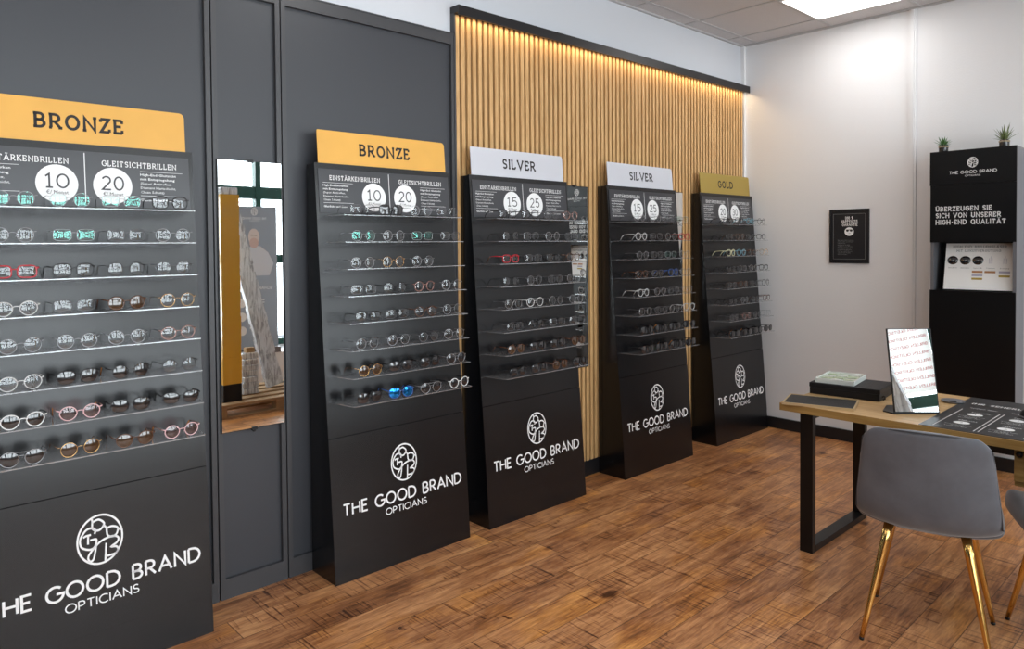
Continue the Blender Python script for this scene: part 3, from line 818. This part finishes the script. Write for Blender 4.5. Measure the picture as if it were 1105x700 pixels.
# ------------------------------------------------------------------ wall display (kiosk)
KX0, KX1, KY, KZ0, KZT = 1.478, 1.958, 3.30, .165, 2.082
KCX = (KX0 + KX1) / 2
t = empty('lens_display_cabinet', (KCX, YB, KZ0), 'tall black wall display cabinet with white lettering on the back wall', 'display cabinet')
org = (KCX, YB, KZ0)
def kb(name, fn, par=None, **kw):
    mb = MB(); fn(mb); mb.v = [(a - org[0], b - org[1], c - org[2]) for a, b, c in mb.v]
    return mb.obj(name, par or t, **kw)
def kbody(b):
    b.box((KX0 + .002, KY + .012, KZ0), (KX0 + .020, YB - .019, KZT - .002), MT['kiosk_side']); b.box((KX1 - .020, KY + .012, KZ0), (KX1 - .0, YB - .019, KZT - .002), MT['kiosk_side'])
    b.box((KX0 + .020, YB - .035, KZ0), (KX1 - .020, YB - .019, KZT - .002), MT['kiosk'])
    b.box((KX0 + .020, KY + .012, KZT - .02), (KX1 - .020, YB - .035, KZT - .002), MT['kiosk'])
    b.box((KX0 + .020, KY + .012, KZ0), (KX1 - .020, YB - .035, KZ0 + .02), MT['kiosk'])
    b.box((KX0 + .020, KY + .012, 1.165), (KX1 - .020, YB - .035, 1.176), MT['kiosk']); b.box((KX0 + .020, KY + .012, 1.489), (KX1 - .020, YB - .035, 1.500), MT['kiosk'])
kb('cabinet_body', kbody)
kb('top_panel', lambda b: b.box((KX0 - .001, KY - .002, 1.862), (KX1, KY + .012, KZT), MT['kiosk']))
up = kb('message_panel', lambda b: b.box((KX0 + .002, KY, 1.489), (KX1, KY + .012, 1.861), MT['kiosk']))
kb('lower_door', lambda b: b.box((KX0, KY, KZ0), (KX1, KY + .012, 1.176), MT['kiosk']))
def mk(u, z, e=-.003): return (u, KY + e, z)
kb('emblem', lambda b: emblem_mb(b, mk, 1.723, 1.998, .0275, .031, MT['white_ink'], .15))
def kl(b):
    text_mb(b, mk, 'THE GOOD BRAND', .017, MT['white_ink'], .17, .2, width=.262, cx=1.723, y0=1.930)
    text_mb(b, mk, 'OPTICIANS', .0095, MT['white_ink'], .16, .2, width=.085, cx=1.723, y0=1.910)
kb('brand_lettering', kl)
def km(b):
    mm = lambda u, z: mk(u, z, -.0012)
    text_mb(b, mm, 'ÜBERZEUGEN SIE', .027, MT['white_ink'], .20, .14, True, width=.318, x0=1.512, y0=1.693)
    text_mb(b, mm, 'SICH VON UNSERER', .027, MT['white_ink'], .20, .14, True, width=.366, x0=1.512, y0=1.650)
    text_mb(b, mm, 'HIGH-END QUALITÄT', .027, MT['white_ink'], .20, .14, True, width=.392, x0=1.512, y0=1.607)
kb('message_lettering', km, up)
# white lens chart leaning in the niche
def mc(u, z, e=0.0): return (1.745 + u, KY + .035 + (z) * .22 + e, 1.183 + z)
ch = MB(); cw, chh = .196, .298
P4 = [(-cw, 0), (cw, 0), (cw, chh), (-cw, chh)]
vs = [mc(u, z) for u, z in P4] + [mc(u, z, .004) for u, z in P4]
ch.add(vs, [(0, 1, 2, 3), (7, 6, 5, 4), (0, 4, 5, 1), (1, 5, 6, 2), (2, 6, 7, 3), (3, 7, 4, 0)], MT['paper'])
cht = empty('lens_chart', (1.745, KY + .035, 1.183), 'white lens chart with three black lenses in the cabinet niche', 'display board')
co = (1.745, KY + .035, 1.183)
def ckb(name, mb, par):
    mb.v = [(a - co[0], b - co[1], c - co[2]) for a, b, c in mb.v]; return mb.obj(name, par)
board = ckb('board', ch, cht)
l = MB(); e1 = lambda u, z: mc(u, z, -.0008)
text_mb(l, e1, 'HIGH-END BRILLENGLÄSER', .0130, MT['grey_ink'], .14, .16, True, width=.30, cx=-.005, y0=.270)
text_mb(l, e1, 'MIT LUXUSVERGÜTUNG', .0120, MT['grey_ink'], .14, .16, True, width=.25, cx=-.01, y0=.244)
rect(l, e1, -.18, .260, .18, .2606, MT['copper_ink'])
for i, u in enumerate((-.152, -.080, -.008, .062, .140)):
    font_text(l, e1, ['Standard', 'Antireflex', 'Super AR', 'Comfort', 'Luxury'][i], .007, MT['grey_ink'], cx=u, y0=.136, width=.050)
for (u, z, m_) in ((-.008, .115, 'copper_ink'), (-.008, .093, 'lilac_ink'), (-.008, .071, 'ochre_ink'), (.062, .115, 'copper_ink'), (.140, .115, 'lilac_ink'), (.140, .090, 'ochre_ink')):
    rect(l, e1, u - .030, z - .0065, u + .030, z + .0065, MT[m_])
for u in (.062, .140):
    for q in (-.008, 0, .008): rect(l, e1, u + q - .0012, .168, u + q + .0012, .215 - abs(q) * 1.5, MT['lilac_ink'])
ckb('lettering', l, board)
for u in (-.152, -.080, -.008):
    m_ = MB(); n = 24
    vs = [mc(u + .032 * cos(2 * pi * i / n), .188 + .028 * sin(2 * pi * i / n), -.001) for i in range(n)] + [mc(u + .022 * cos(2 * pi * i / n), .188 + .019 * sin(2 * pi * i / n), -.007) for i in range(n)] + [mc(u, .188, -.008)]
    m_.add(vs, [(i, (i + 1) % n, n + (i + 1) % n, n + i) for i in range(n)] + [(n + i, n + (i + 1) % n, 2 * n) for i in range(n)], LM['dark'], True)
    ckb('sample_lens', m_, cht)

# succulents on top of the cabinet
def plant(x, y, z, label, leafmat, h, sp, seed):
    rnd = random.Random(seed)
    t = empty('potted_succulent', (x, y, z), label, 'plant', 'small succulents on the display cabinet')
    MB().lathe([(.026, 0), (.028, .004), (.028, .040), (.026, .048), (.0235, .050), (.0235, .040)], (0, 0, 0), MT['smoked'], 20).obj('jar', t)
    tw = MB()
    for k_ in range(3): tw.tube([(.0295 * cos(q * pi / 8), .0295 * sin(q * pi / 8), .036 + .003 * k_) for q in range(16)], .0016, MT['twine'], 5, closed=True)
    for sg_ in (-1, 1): tw.tube([(.0, -.030, .038), (.014 * sg_, -.036, .050), (.020 * sg_, -.033, .040), (.004 * sg_, -.031, .036)], .0014, MT['twine'], 5)
    tw.obj('twine_bow', t)
    MB().lathe([(.0225, .028), (.0225, .044), (.012, .047), (.003, .048)], (0, 0, 0), MT['soil'], 14).obj('gravel', t)
    lf = MB()
    for i in range(26):
        a = i * 2.4; tilt = R(12 + 62 * (i / 26.0)) ; L = h * (.75 + .5 * rnd.random()) * (1 - .25 * i / 26)
        w = .0052; d = Vector((cos(a) * sin(tilt) * sp, sin(a) * sin(tilt) * sp, cos(tilt))); sd = Vector((-sin(a), cos(a), 0))
        b0 = Vector((0, 0, .045)); nn = d.cross(sd).normalized()
        vs = []
        for q, ww in ((0, .6), (.35, 1), (.7, .7), (1, .05)):
            c_ = b0 + d * L * q + Vector((0, 0, -.010 * q * q * sp)) + Vector((cos(a), sin(a), 0)) * .004
            vs += [c_ - sd * w * ww, c_ + nn * w * .35 * ww, c_ + sd * w * ww, c_ - nn * w * .35 * ww]
        fs = []
        for q in range(3):
            for j in range(4): fs.append((q * 4 + j, q * 4 + (j + 1) % 4, q * 4 + 4 + (j + 1) % 4, q * 4 + 4 + j))
        lf.add(vs, fs, leafmat, True)
    lf.obj('leaves', t)
plant(1.530, KY + .09, KZT, 'bright green succulent in a dark jar, left end of the cabinet top', MT['leaf'], .075, 1.0, 3)
plant(1.872, KY + .09, KZT, 'olive spiky succulent in a dark jar, right end of the cabinet top', MT['leaf2'], .115, .8, 9)

# ------------------------------------------------------------------ desk
TX0, TX1, TY0, TY1, TZ = 1.414, 2.86, 1.342, 2.112, .72
t = empty('desk', ((TX0 + TX1) / 2, (TY0 + TY1) / 2, 0), 'oak-topped desk on black steel loop legs', 'desk')
o0 = t.location
def tp(name, fn, **kw):
    mb = MB(); fn(mb); mb.v = [(a - o0[0], b - o0[1], c) for a, b, c in mb.v]; return mb.obj(name, t, **kw)
def ttop(b):
    b.box((TX0, TY0, TZ - .036), (TX1, TY1, TZ - .001), MT['oak_edge']); b.box((TX0, TY0, TZ - .001), (TX1, TY1, TZ), MT['oak_table'])
tp('table_top', ttop)
for x in (1.490, TX1 - .13):
    def loop(b, x=x):
        a, c = TY0 + .055, TY0 + .72; w = .062
        b.box((x, a, 0), (x + w, a + .035, TZ - .036), MT['black_metal']); b.box((x, c - .035, 0), (x + w, c, TZ - .036), MT['black_metal'])
        b.box((x, a + .035, 0), (x + w, c - .035, .032), MT['black_metal']); b.box((x, a + .035, TZ - .070), (x + w, c - .035, TZ - .036), MT['black_metal'])
    tp('leg', loop, bevel=.002)
dr = MB(); dr.box((2.362, TY0 + .058, .526), (2.70, TY0 + .48, TZ - .037), MT['oak_edge']); dr.box((2.362, TY0 + .050, .545), (2.70, TY0 + .058, TZ - .040), MT['oak_edge'])
dr.v = [(a - o0[0], b - o0[1], c) for a, b, c in dr.v]; d_ = dr.obj('drawer_box', t, bevel=.002); d_['label'] = 'oak drawer box under the desk top'
kn = MB().lathe([(.006, 0), (.006, .012), (.012, .016), (.012, .022)], (0, 0, 0), MT['black_metal'], 12)
kn.v = [(2.384 + a - o0[0], TY0 + .050 - c - o0[1], .660 + b) for a, b, c in kn.v]; kn.obj('knob', d_)

# framed leatherette tray at the desk corner
def placed(name, loc, rz, label, cat, **k): return empty(name, loc, label, cat, None, rz)
t = placed('presentation_tray', (1.562, 1.462, TZ), R(16), 'flat black leatherette tray with pale gold rim at the desk corner', 'tray')
a, c = .158, .112
f = MB(); m_ = MT['tray_frame']
f.box((-a, -c, 0), (a, -c + .006, .012), m_); f.box((-a, c - .006, 0), (a, c, .012), m_); f.box((-a, -c + .006, 0), (-a + .006, c - .006, .012), m_); f.box((a - .006, -c + .006, 0), (a, c - .006, .012), m_)
f.obj('rim', t); MB().box((-a + .006, -c + .006, .0), (a - .006, c - .006, .009), MT['leather']).obj('inlay', t, bevel=.002)

# black box with white sample tray on it
BZ = .058
t = placed('storage_box', (1.572, 1.798, TZ), R(6), 'low black box on the desk under a white sample tray', 'box')
a, c = .166, .128
MB().box((-a, -c, 0), (a, c, .034), MT['leather']).obj('base', t, bevel=.003)
MB().box((-a - .002, -c - .002, .0345), (a + .002, c + .002, BZ), MT['leather']).obj('lid', t, bevel=.003)
h = MB(); h.tube([(a + .003, -c + .03, .020), (a + .014, -c + .03, .026), (a + .016, -c + .035, .012), (a + .006, -c + .035, .004)], .003, MT['black_metal'], 6); h.obj('clasp', t)
t = placed('sample_tray', (1.520, 1.796, TZ + BZ + .0006), R(8), 'white sample tray with rows of pale slots lying on the black box', 'tray')
a, c, hh = .094, .120, .024
f = MB(); m_ = MT['opal']
f.box((-a, -c, 0), (a, c, .006), m_)
f.box((-a, -c, .006), (a, -c + .008, hh), m_); f.box((-a, c - .008, .006), (a, c, hh), m_); f.box((-a, -c + .008, .006), (-a + .008, c - .008, hh), m_); f.box((a - .008, -c + .008, .006), (a, c - .008, hh), m_)
f.obj('tray_body', t, bevel=.0015)
for j in range(6):
    yv = -c + .012 + j * (2 * c - .03) / 6
    q = MB()
    for i in range(3):
        xv = -a + .013 + i * (2 * a - .026) / 3
        q.box((xv, yv + .003, .0065), (xv + .050, yv + .026, .017 + .002 * ((i + j) % 2)), MT['green_sample'] if (i * 2 + j) % 3 else MT['opal'])
    q.obj('sample_strip', t)

# desk mirror
c0 = Vector((1.962, 1.542, TZ + .006)); rz = math.atan2(.712, .702)
t = placed('desk_mirror', c0, rz, 'tilted rectangular table mirror in a thin black frame on the desk', 'mirror')
lean = R(12); MW, MH = .099, .380
Mx = Matrix.Rotation(-lean, 4, 'X')
f = MB(); m_ = MT['black_metal']
f.box((-MW, .0, .0), (MW, .008, MH), m_, Mx); f.box((-MW, -.004, 0), (-MW + .003, 0, MH), m_, Mx); f.box((MW - .003, -.004, 0), (MW, 0, MH), m_, Mx)
f.box((-MW, -.006, 0), (MW, 0, .006), m_, Mx); f.box((-MW, -.004, MH - .003), (MW, 0, MH), m_, Mx); f.obj('frame', t)
MB().box((-MW + .003, -.003, .006), (MW - .003, -.0002, MH - .003), MT['mirror'], Mx).obj('mirror_glass', t)
b = MB(); b.prism([(-MW - .004, .0), (MW, .0), (MW - .01, .165), (-.055, .165), (-.125, .055)], 'z', -.0058, -.0005, MT['black_metal']); b.obj('base_plate', t)
b = MB(); b.box((-.035, .0085, .0), (.035, .012, .26), m_, Mx)
sv = Mx @ Vector((0, .012, .26)); b.tube([sv, (0, .150, -.001)], .006, m_, 8); b.obj('prop', t)

# round grey dish behind the mirror
t = placed('small_dish', (2.000, 1.925, TZ), 0, 'small round grey metal dish on the desk behind the mirror', 'dish')
MB().lathe([(.030, 0), (.046, .003), (.052, .010), (.0505, .011), (.044, .006), (.028, .004), (.002, .004)], (0, 0, 0), MT['kiosk_side'], 28).obj('bowl', t)
MB().lathe([(.016, .0041), (.017, .006), (.012, .0065), (.002, .0065)], (0, 0, 0), MT['black_metal'], 20).obj('centre_disc', t)

# printed desk mat
t = placed('desk_mat', (2.44, 1.735, TZ), 0, 'black printed desk mat with white chart lettering on the oak top', 'desk mat')
MB().box((-.41, -.388, 0), (.41, .372, .0022), MT['mat']).obj('sheet', t)
l = MB(); ox, oy = 2.44, 1.735
mm = lambda u, v: (u - ox, v - oy, .0028)
m2 = lambda u, v: (u - ox, v - oy, .0033)
text_mb(l, mm, 'IHR SEHERLEBNIS IM VERGLEICH', .030, MT['white_ink'], .16, .18, True, width=.56, x0=2.075, y0=1.935)
for x in (2.076, 2.225, 2.241, 2.395, 2.411, 2.56): rect(l, mm, x - .0016, 1.375, x + .0016, 1.79, MT['white_ink'])
for x in (2.150, 2.310, 2.480):
    for j, y in enumerate((1.695, 1.500)):
        disc(l, mm, x, y, .031, .026, MT['white_ink'], 20)
        font_text(l, m2, '%d' % (j + 1), .016, MT['grey_ink'], cx=x, y0=y - .008)
        for q in range(3):
            font_text(l, mm, ['Komfort und Sicht', 'im Alltag', 'besonders dünn'][q], .010, MT['white_ink'], cx=x, y0=y - .052 - q * .018, width=(.100, .05, .085)[q])
        font_text(l, mm, ['Fernsicht', 'Nahsicht'][j], .017, MT['white_ink'], cx=x + .01, y0=y + .045, width=.07)
    font_text(l, mm, 'Vergleich Gläser', .014, MT['white_ink'], cx=x, y0=1.835, width=.11, bold=.01)
l.obj('lettering', t)
t = placed('domed_object', (2.345, 1.800, TZ + .0022), R(-10), 'black domed object at the right edge of the desk mat', 'desk accessory')  # plain black dome standing in for an unidentified object
MB().lathe([(.044, 0), (.050, .006), (.048, .020), (.038, .034), (.020, .042), (.003, .044)], (0, 0, 0), MT['leather'], 28).obj('dome', t)
MB().lathe([(.051, .004), (.0525, .008), (.051, .012), (.0495, .008)], (0, 0, 0), MT['kiosk_side'], 28).obj('ring', t)

# ------------------------------------------------------------------ velvet chairs
def make_chair(label, loc, rz):
    t = empty('velvet_chair', loc, label, 'chair', 'grey velvet chairs at the desk', rz)
    # shell: profile from seat front (+y) to the back top
    prof = [(.235, .448, .195), (.225, .462, .212), (.15, .464, .228), (.05, .460, .236), (-.05, .456, .238), (-.13, .448, .236), (-.190, .466, .233), (-.219, .530, .229), (-.232, .62, .222), (-.246, .70, .212), (-.258, .775, .204), (-.264, .812, .190), (-.266, .828, .160)]
    nc = 13; vs = []
    for i, (y, z, hw) in enumerate(prof):
        s = i / (len(prof) - 1)
        for j in range(nc):
            u = -1 + 2 * j / (nc - 1); a = abs(u)
            x = hw * u
            seat = max(0, 1 - max(0, i - 4) / 3) if i > 4 else 1
            lift = .030 * a ** 3 * (1 if 1 < i < 8 else .4)
            wrap = .060 * a ** 2.4 * (0 if i < 5 else min(1, (i - 4) / 3)) * (1 if i < 10 else .8)
            top = -.022 * a ** 4 if i >= 11 else 0
            vs.append((x, y + wrap, z + (lift if i < 8 else 0) + top))
    def grid(vs, r0, r1):
        fs = []
        for i in range(r0, r1):
            for j in range(nc - 1): fs.append((i * nc + j, i * nc + j + 1, (i + 1) * nc + j + 1, (i + 1) * nc + j))
        return fs
    n = len(prof)
    def shell(name, r0, r1, th, off, mat_):
        m = MB(); rows = vs[r0 * nc:(r1 + 1) * nc]
        m.add(rows, grid(rows, 0, r1 - r0), mat_, True)
        o = m.obj(name, t)
        so = o.modifiers.new('solid', 'SOLIDIFY'); so.thickness = th; so.offset = off
        sb = o.modifiers.new('sub', 'SUBSURF'); sb.levels = 2; sb.render_levels = 2
        return o
    shell('backrest', 4, n - 1, .042, 0, MT['velvet'])
    shell('seat', 0, 5, .085, 0, MT['velvet'])
    # underside pan closing the seat
    # piping round the edge
    pe = [Vector(vs[i * nc + nc - 1]) + Vector((-.002, -.017, 0)) for i in range(5, n - 1)] + [Vector(vs[(n - 1) * nc + j]) * 1.0 + Vector((0, -.019, -.002)) for j in range(nc - 2, 0, -1)] + [Vector(vs[i * nc]) + Vector((.002, -.017, 0)) for i in range(n - 2, 4, -1)]
    MB().tube(pe, .0028, MT['piping'], 6).obj('piping', t)
    sl = [Vector(vs[5 * nc + j]) + Vector((0, -.0215, .006)) for j in range(nc)]
    MB().tube(sl, .0016, MT['piping'], 5).obj('seam', t)
    cr = MB(); cr.box((-.10, -.10, .416), (.10, .10, .440), MT['black_metal']); cr.obj('seat_frame', t)
    for sx in (-1, 1):
        for sy in (-1, 1):
            l = MB(); p0 = Vector((sx * .122, sy * .117, .440)); p1 = Vector((sx * .205, sy * (.205 if sy < 0 else .190), 0.010))
            l.tube([p0.lerp(p1, q / 6) for q in range(7)], .0175, MT['gold_metal'], 14, taper=(1, .5))
            lo = l.obj('leg', t); lo['label'] = 'tapered gold metal leg'
            MB().tube([p1.lerp(p0, -.002), Vector((p1.x + .0012 * sx, p1.y + .001 * sy, 0))], .0088, MT['black_metal'], 12).obj('leg_cap', lo)
    return t
make_chair('grey velvet chair with gold legs seen from behind in front of the desk', (2.165, 1.045, 0), R(13))
make_chair('grey velvet chair cut off at the right edge of the picture', (2.625, 1.30, 0), R(30))

# ------------------------------------------------------------------ things seen in the tall mirror
def simple(name, mb, label, cat, **kw):
    o = mb.obj(name, **kw); o['label'] = label; o['category'] = cat; return o
t = empty('shipping_pallet', (3.65, .95, 0), 'wooden pallet on the floor, seen low in the tall mirror', 'pallet')
b = MB()
for i in range(5): b.box((-.40 + i * .175, -.60, .100), (-.30 + i * .175, .60, .122), MT['pallet'])
b.obj('deck_boards', t)
b = MB()
for y in (-.60, -.05, .50): b.box((-.40, y, .078), (.40, y + .10, .100), MT['pallet'])
b.obj('stringers', t)
for x in (-.40, -.05, .30):
    for y in (-.60, -.455 + .0, -.05, .50):
        if y == -.455: continue
        MB().box((x, y, .018), (x + .10, y + .10, .078), MT['cardboard']).obj('block', t)
b = MB()
for x in (-.40, -.05, .30): b.box((x, -.60, 0), (x + .10, .60, .018), MT['pallet'])
b.obj('skids', t)
t = empty('wrapped_carton', (3.43, .545, .1222), 'tall carton wrapped in ochre film, reflected at left in the tall mirror', 'package')
b = MB(); b.box((-.075, -.083, 0), (.075, .083, .155), MT['leather']); b.obj('black_base', t, bevel=.004)
b = MB(); n = 14
for i in range(n):
    z0 = .1555 + i * 1.68 / n; e = .002 * sin(i * 2.1)
    b.box((-.075 - e, -.083 - e, z0), (.075 + e, .083 + e, z0 + 1.68 / n), MT['gold_wrap'])
b.obj('ochre_wrapping', t)
b = MB(); b.box((-.07, -.078, 1.836), (.07, .078, 1.90), MT['white_wrap']); b.obj('film_cap', t, bevel=.01)
t = empty('wrapped_plank', (3.74, 1.115, .1225), 'film-wrapped long panel leaning across the tall mirror reflection', 'package')
Mr = Matrix.Rotation(R(13.6), 4, 'X')
b = MB(); n = 24
for i in range(n):
    e = .004 * sin(i * 1.7); b.box((-.03 - e, -.078 - e,   .022 + i * 1.93 / n), (.03 + e, .078 + e, .022 + (i + 1) * 1.93 / n), MT['white_wrap'], Mr)
b.obj('film_wrapping', t)
t = empty('bubble_wrap_parcel', (3.62, .80, .1222), 'crumpled foil parcel beside the ochre carton in the mirror', 'package')
b = MB()
for i in range(7): 
    e = .006 * sin(i * 2.3); b.box((-.06 + e, -.072 - e, i * .055), (.06 + e, .072 + e, i * .055 + .054), MT['white_wrap'])
b.obj('foil_wrapping', t, bevel=.008)
b = MB(); b.box((-.03, -.03, .3845), (.03, .05, .43), MT['cardboard']); b.obj('cardboard_flap', t)

# banner by the window
t = empty('roll_up_banner', (4.62, 1.315, .33), 'grey roll-up banner of a bearded man, reflected in the tall mirror', 'banner')
b = MB(); b.box((-.045, -.26, 0), (.045, .26, .06), MT['kiosk_side']); b.obj('banner_base', t)
sh = MB().box((-.002, -.25, .0605), (.001, .25, 1.60), MT['banner']).obj('banner_sheet', t)
def mb_(u, z, e=-.0026): return (e, -u, z)
l = MB(); emblem_mb(l, mb_, 0, 1.545 - .0, .035, .040, MT['white_ink'], .2)
text_mb(l, mb_, 'THE GOOD BRAND', .022, MT['white_ink'], .17, .2, width=.27, cx=0, y0=1.460); text_mb(l, mb_, 'OPTICIANS', .012, MT['white_ink'], .17, .2, width=.11, cx=0, y0=1.438)
for j in range(3):
    disc(l, mb_, .155, .56 - j * .15, .050, .050, MT['white_ink']); rect(l, mb_, -.10, .58 - j * .15, .07, .592 - j * .15, MT['white_ink']); rect(l, mb_, -.10, .552 - j * .15, .05, .562 - j * .15, MT['white_ink'])
text_mb(l, mb_, 'SCHARF SEHEN', .030, MT['white_ink'], .2, .2, width=.34, cx=-.02, y0=.70)
l.obj('lettering', sh)
l = MB(); e2 = lambda u, z: mb_(u, z, -.0034); e3 = lambda u, z: mb_(u, z, -.0042)
l.add([mb_(u, z) for u, z in ((.15, .85), (.20, 1.02), (.12, 1.13), (.02, 1.18), (-.06, 1.17), (-.15, 1.10), (-.21, .98), (-.16, .85))], [tuple(range(8))], MT['suit'])
disc(l, e2, .01, 1.27, .062, .090, MT['skin']); disc(l, e3, .01, 1.205, .050, .055, MT['beard'])
rect(l, e3, -.03, 1.285, .045, 1.290, MT['black_ink'])
l.obj('printed_portrait', sh)

# window poster with rows of red text (seen in the desk mirror)
t = empty('window_poster', (XR + .019, .48, 1.425), 'large white poster with red text rows on the window, seen in the desk mirror', 'poster')
sh = MB().box((-.006, -.34, 0), (-.003, .34, .605), MT['poster_sheet']).obj('sheet', t)
l = MB()
for j in range(8): text_mb(l, lambda u, z: (-.0066, -u, z), 'BRILLEN GLEITSICHT KONTAKTLINSEN', .022, MT['red_ink'], .16, .2, width=.64, cx=0, y0=.04 + j * .070)
l.obj('lettering', sh)

# ------------------------------------------------------------------ light
def area(name, loc, rot, sx, sy, power, colr):
    d = bpy.data.lights.new(name, 'AREA'); d.shape = 'RECTANGLE'; d.size = sx; d.size_y = sy; d.energy = power; d.color = colr
    o = bpy.data.objects.new(name, d); COL.objects.link(o); o.location = loc; o.rotation_euler = rot; return o
# daylight through the shop windows
area('daylight', (XR + .35, -1.0, 1.72), (0, R(90), 0), 2.6, 7.9, 500, (.90, .96, 1.0))
area('slat_wall_led', (.053, (SY0 + SY1) / 2, 2.730), (0, R(-8), 0), .012, SY1 - SY0 - .03, 4.0, (1, .72, .40))

w = bpy.data.worlds.new('world'); S.world = w; w.use_nodes = True
bg = w.node_tree.nodes['Background']; bg.inputs[0].default_value = (.80, .88, 1.0, 1); bg.inputs[1].default_value = 1.0

# ------------------------------------------------------------------ camera
cam = bpy.data.cameras.new('camera'); co_ = bpy.data.objects.new('camera', cam); COL.objects.link(co_); S.camera = co_
yaw, pit, rol = .819, -.024, -.008
fwd = Vector((-sin(yaw) * cos(pit), cos(yaw) * cos(pit), sin(pit)))
rt = fwd.cross(Vector((0, 0, 1))).normalized(); upv = rt.cross(fwd)
rt, upv = cos(rol) * rt + sin(rol) * upv, -sin(rol) * rt + cos(rol) * upv
M = Matrix((rt, upv, -fwd)).transposed().to_4x4(); M.translation = Vector((3.081, -1.992, 1.5))
co_.matrix_world = M
cam.sensor_width = 36; cam.lens = 778.65 / 1105 * 36; cam.shift_y = (282.02 - 350) / 1105; cam.clip_start = .02
S.view_settings.view_transform = 'Standard'; S.view_settings.look = 'None'; S.view_settings.gamma = 1; S.view_settings.use_curve_mapping = False
S.view_settings.exposure = 0.0
S.cycles.max_bounces = 10; S.cycles.transparent_max_bounces = 24; S.cycles.use_denoising = True; S.cycles.caustics_reflective = False; S.cycles.caustics_refractive = False
S.cycles.sample_clamp_indirect = 6.0
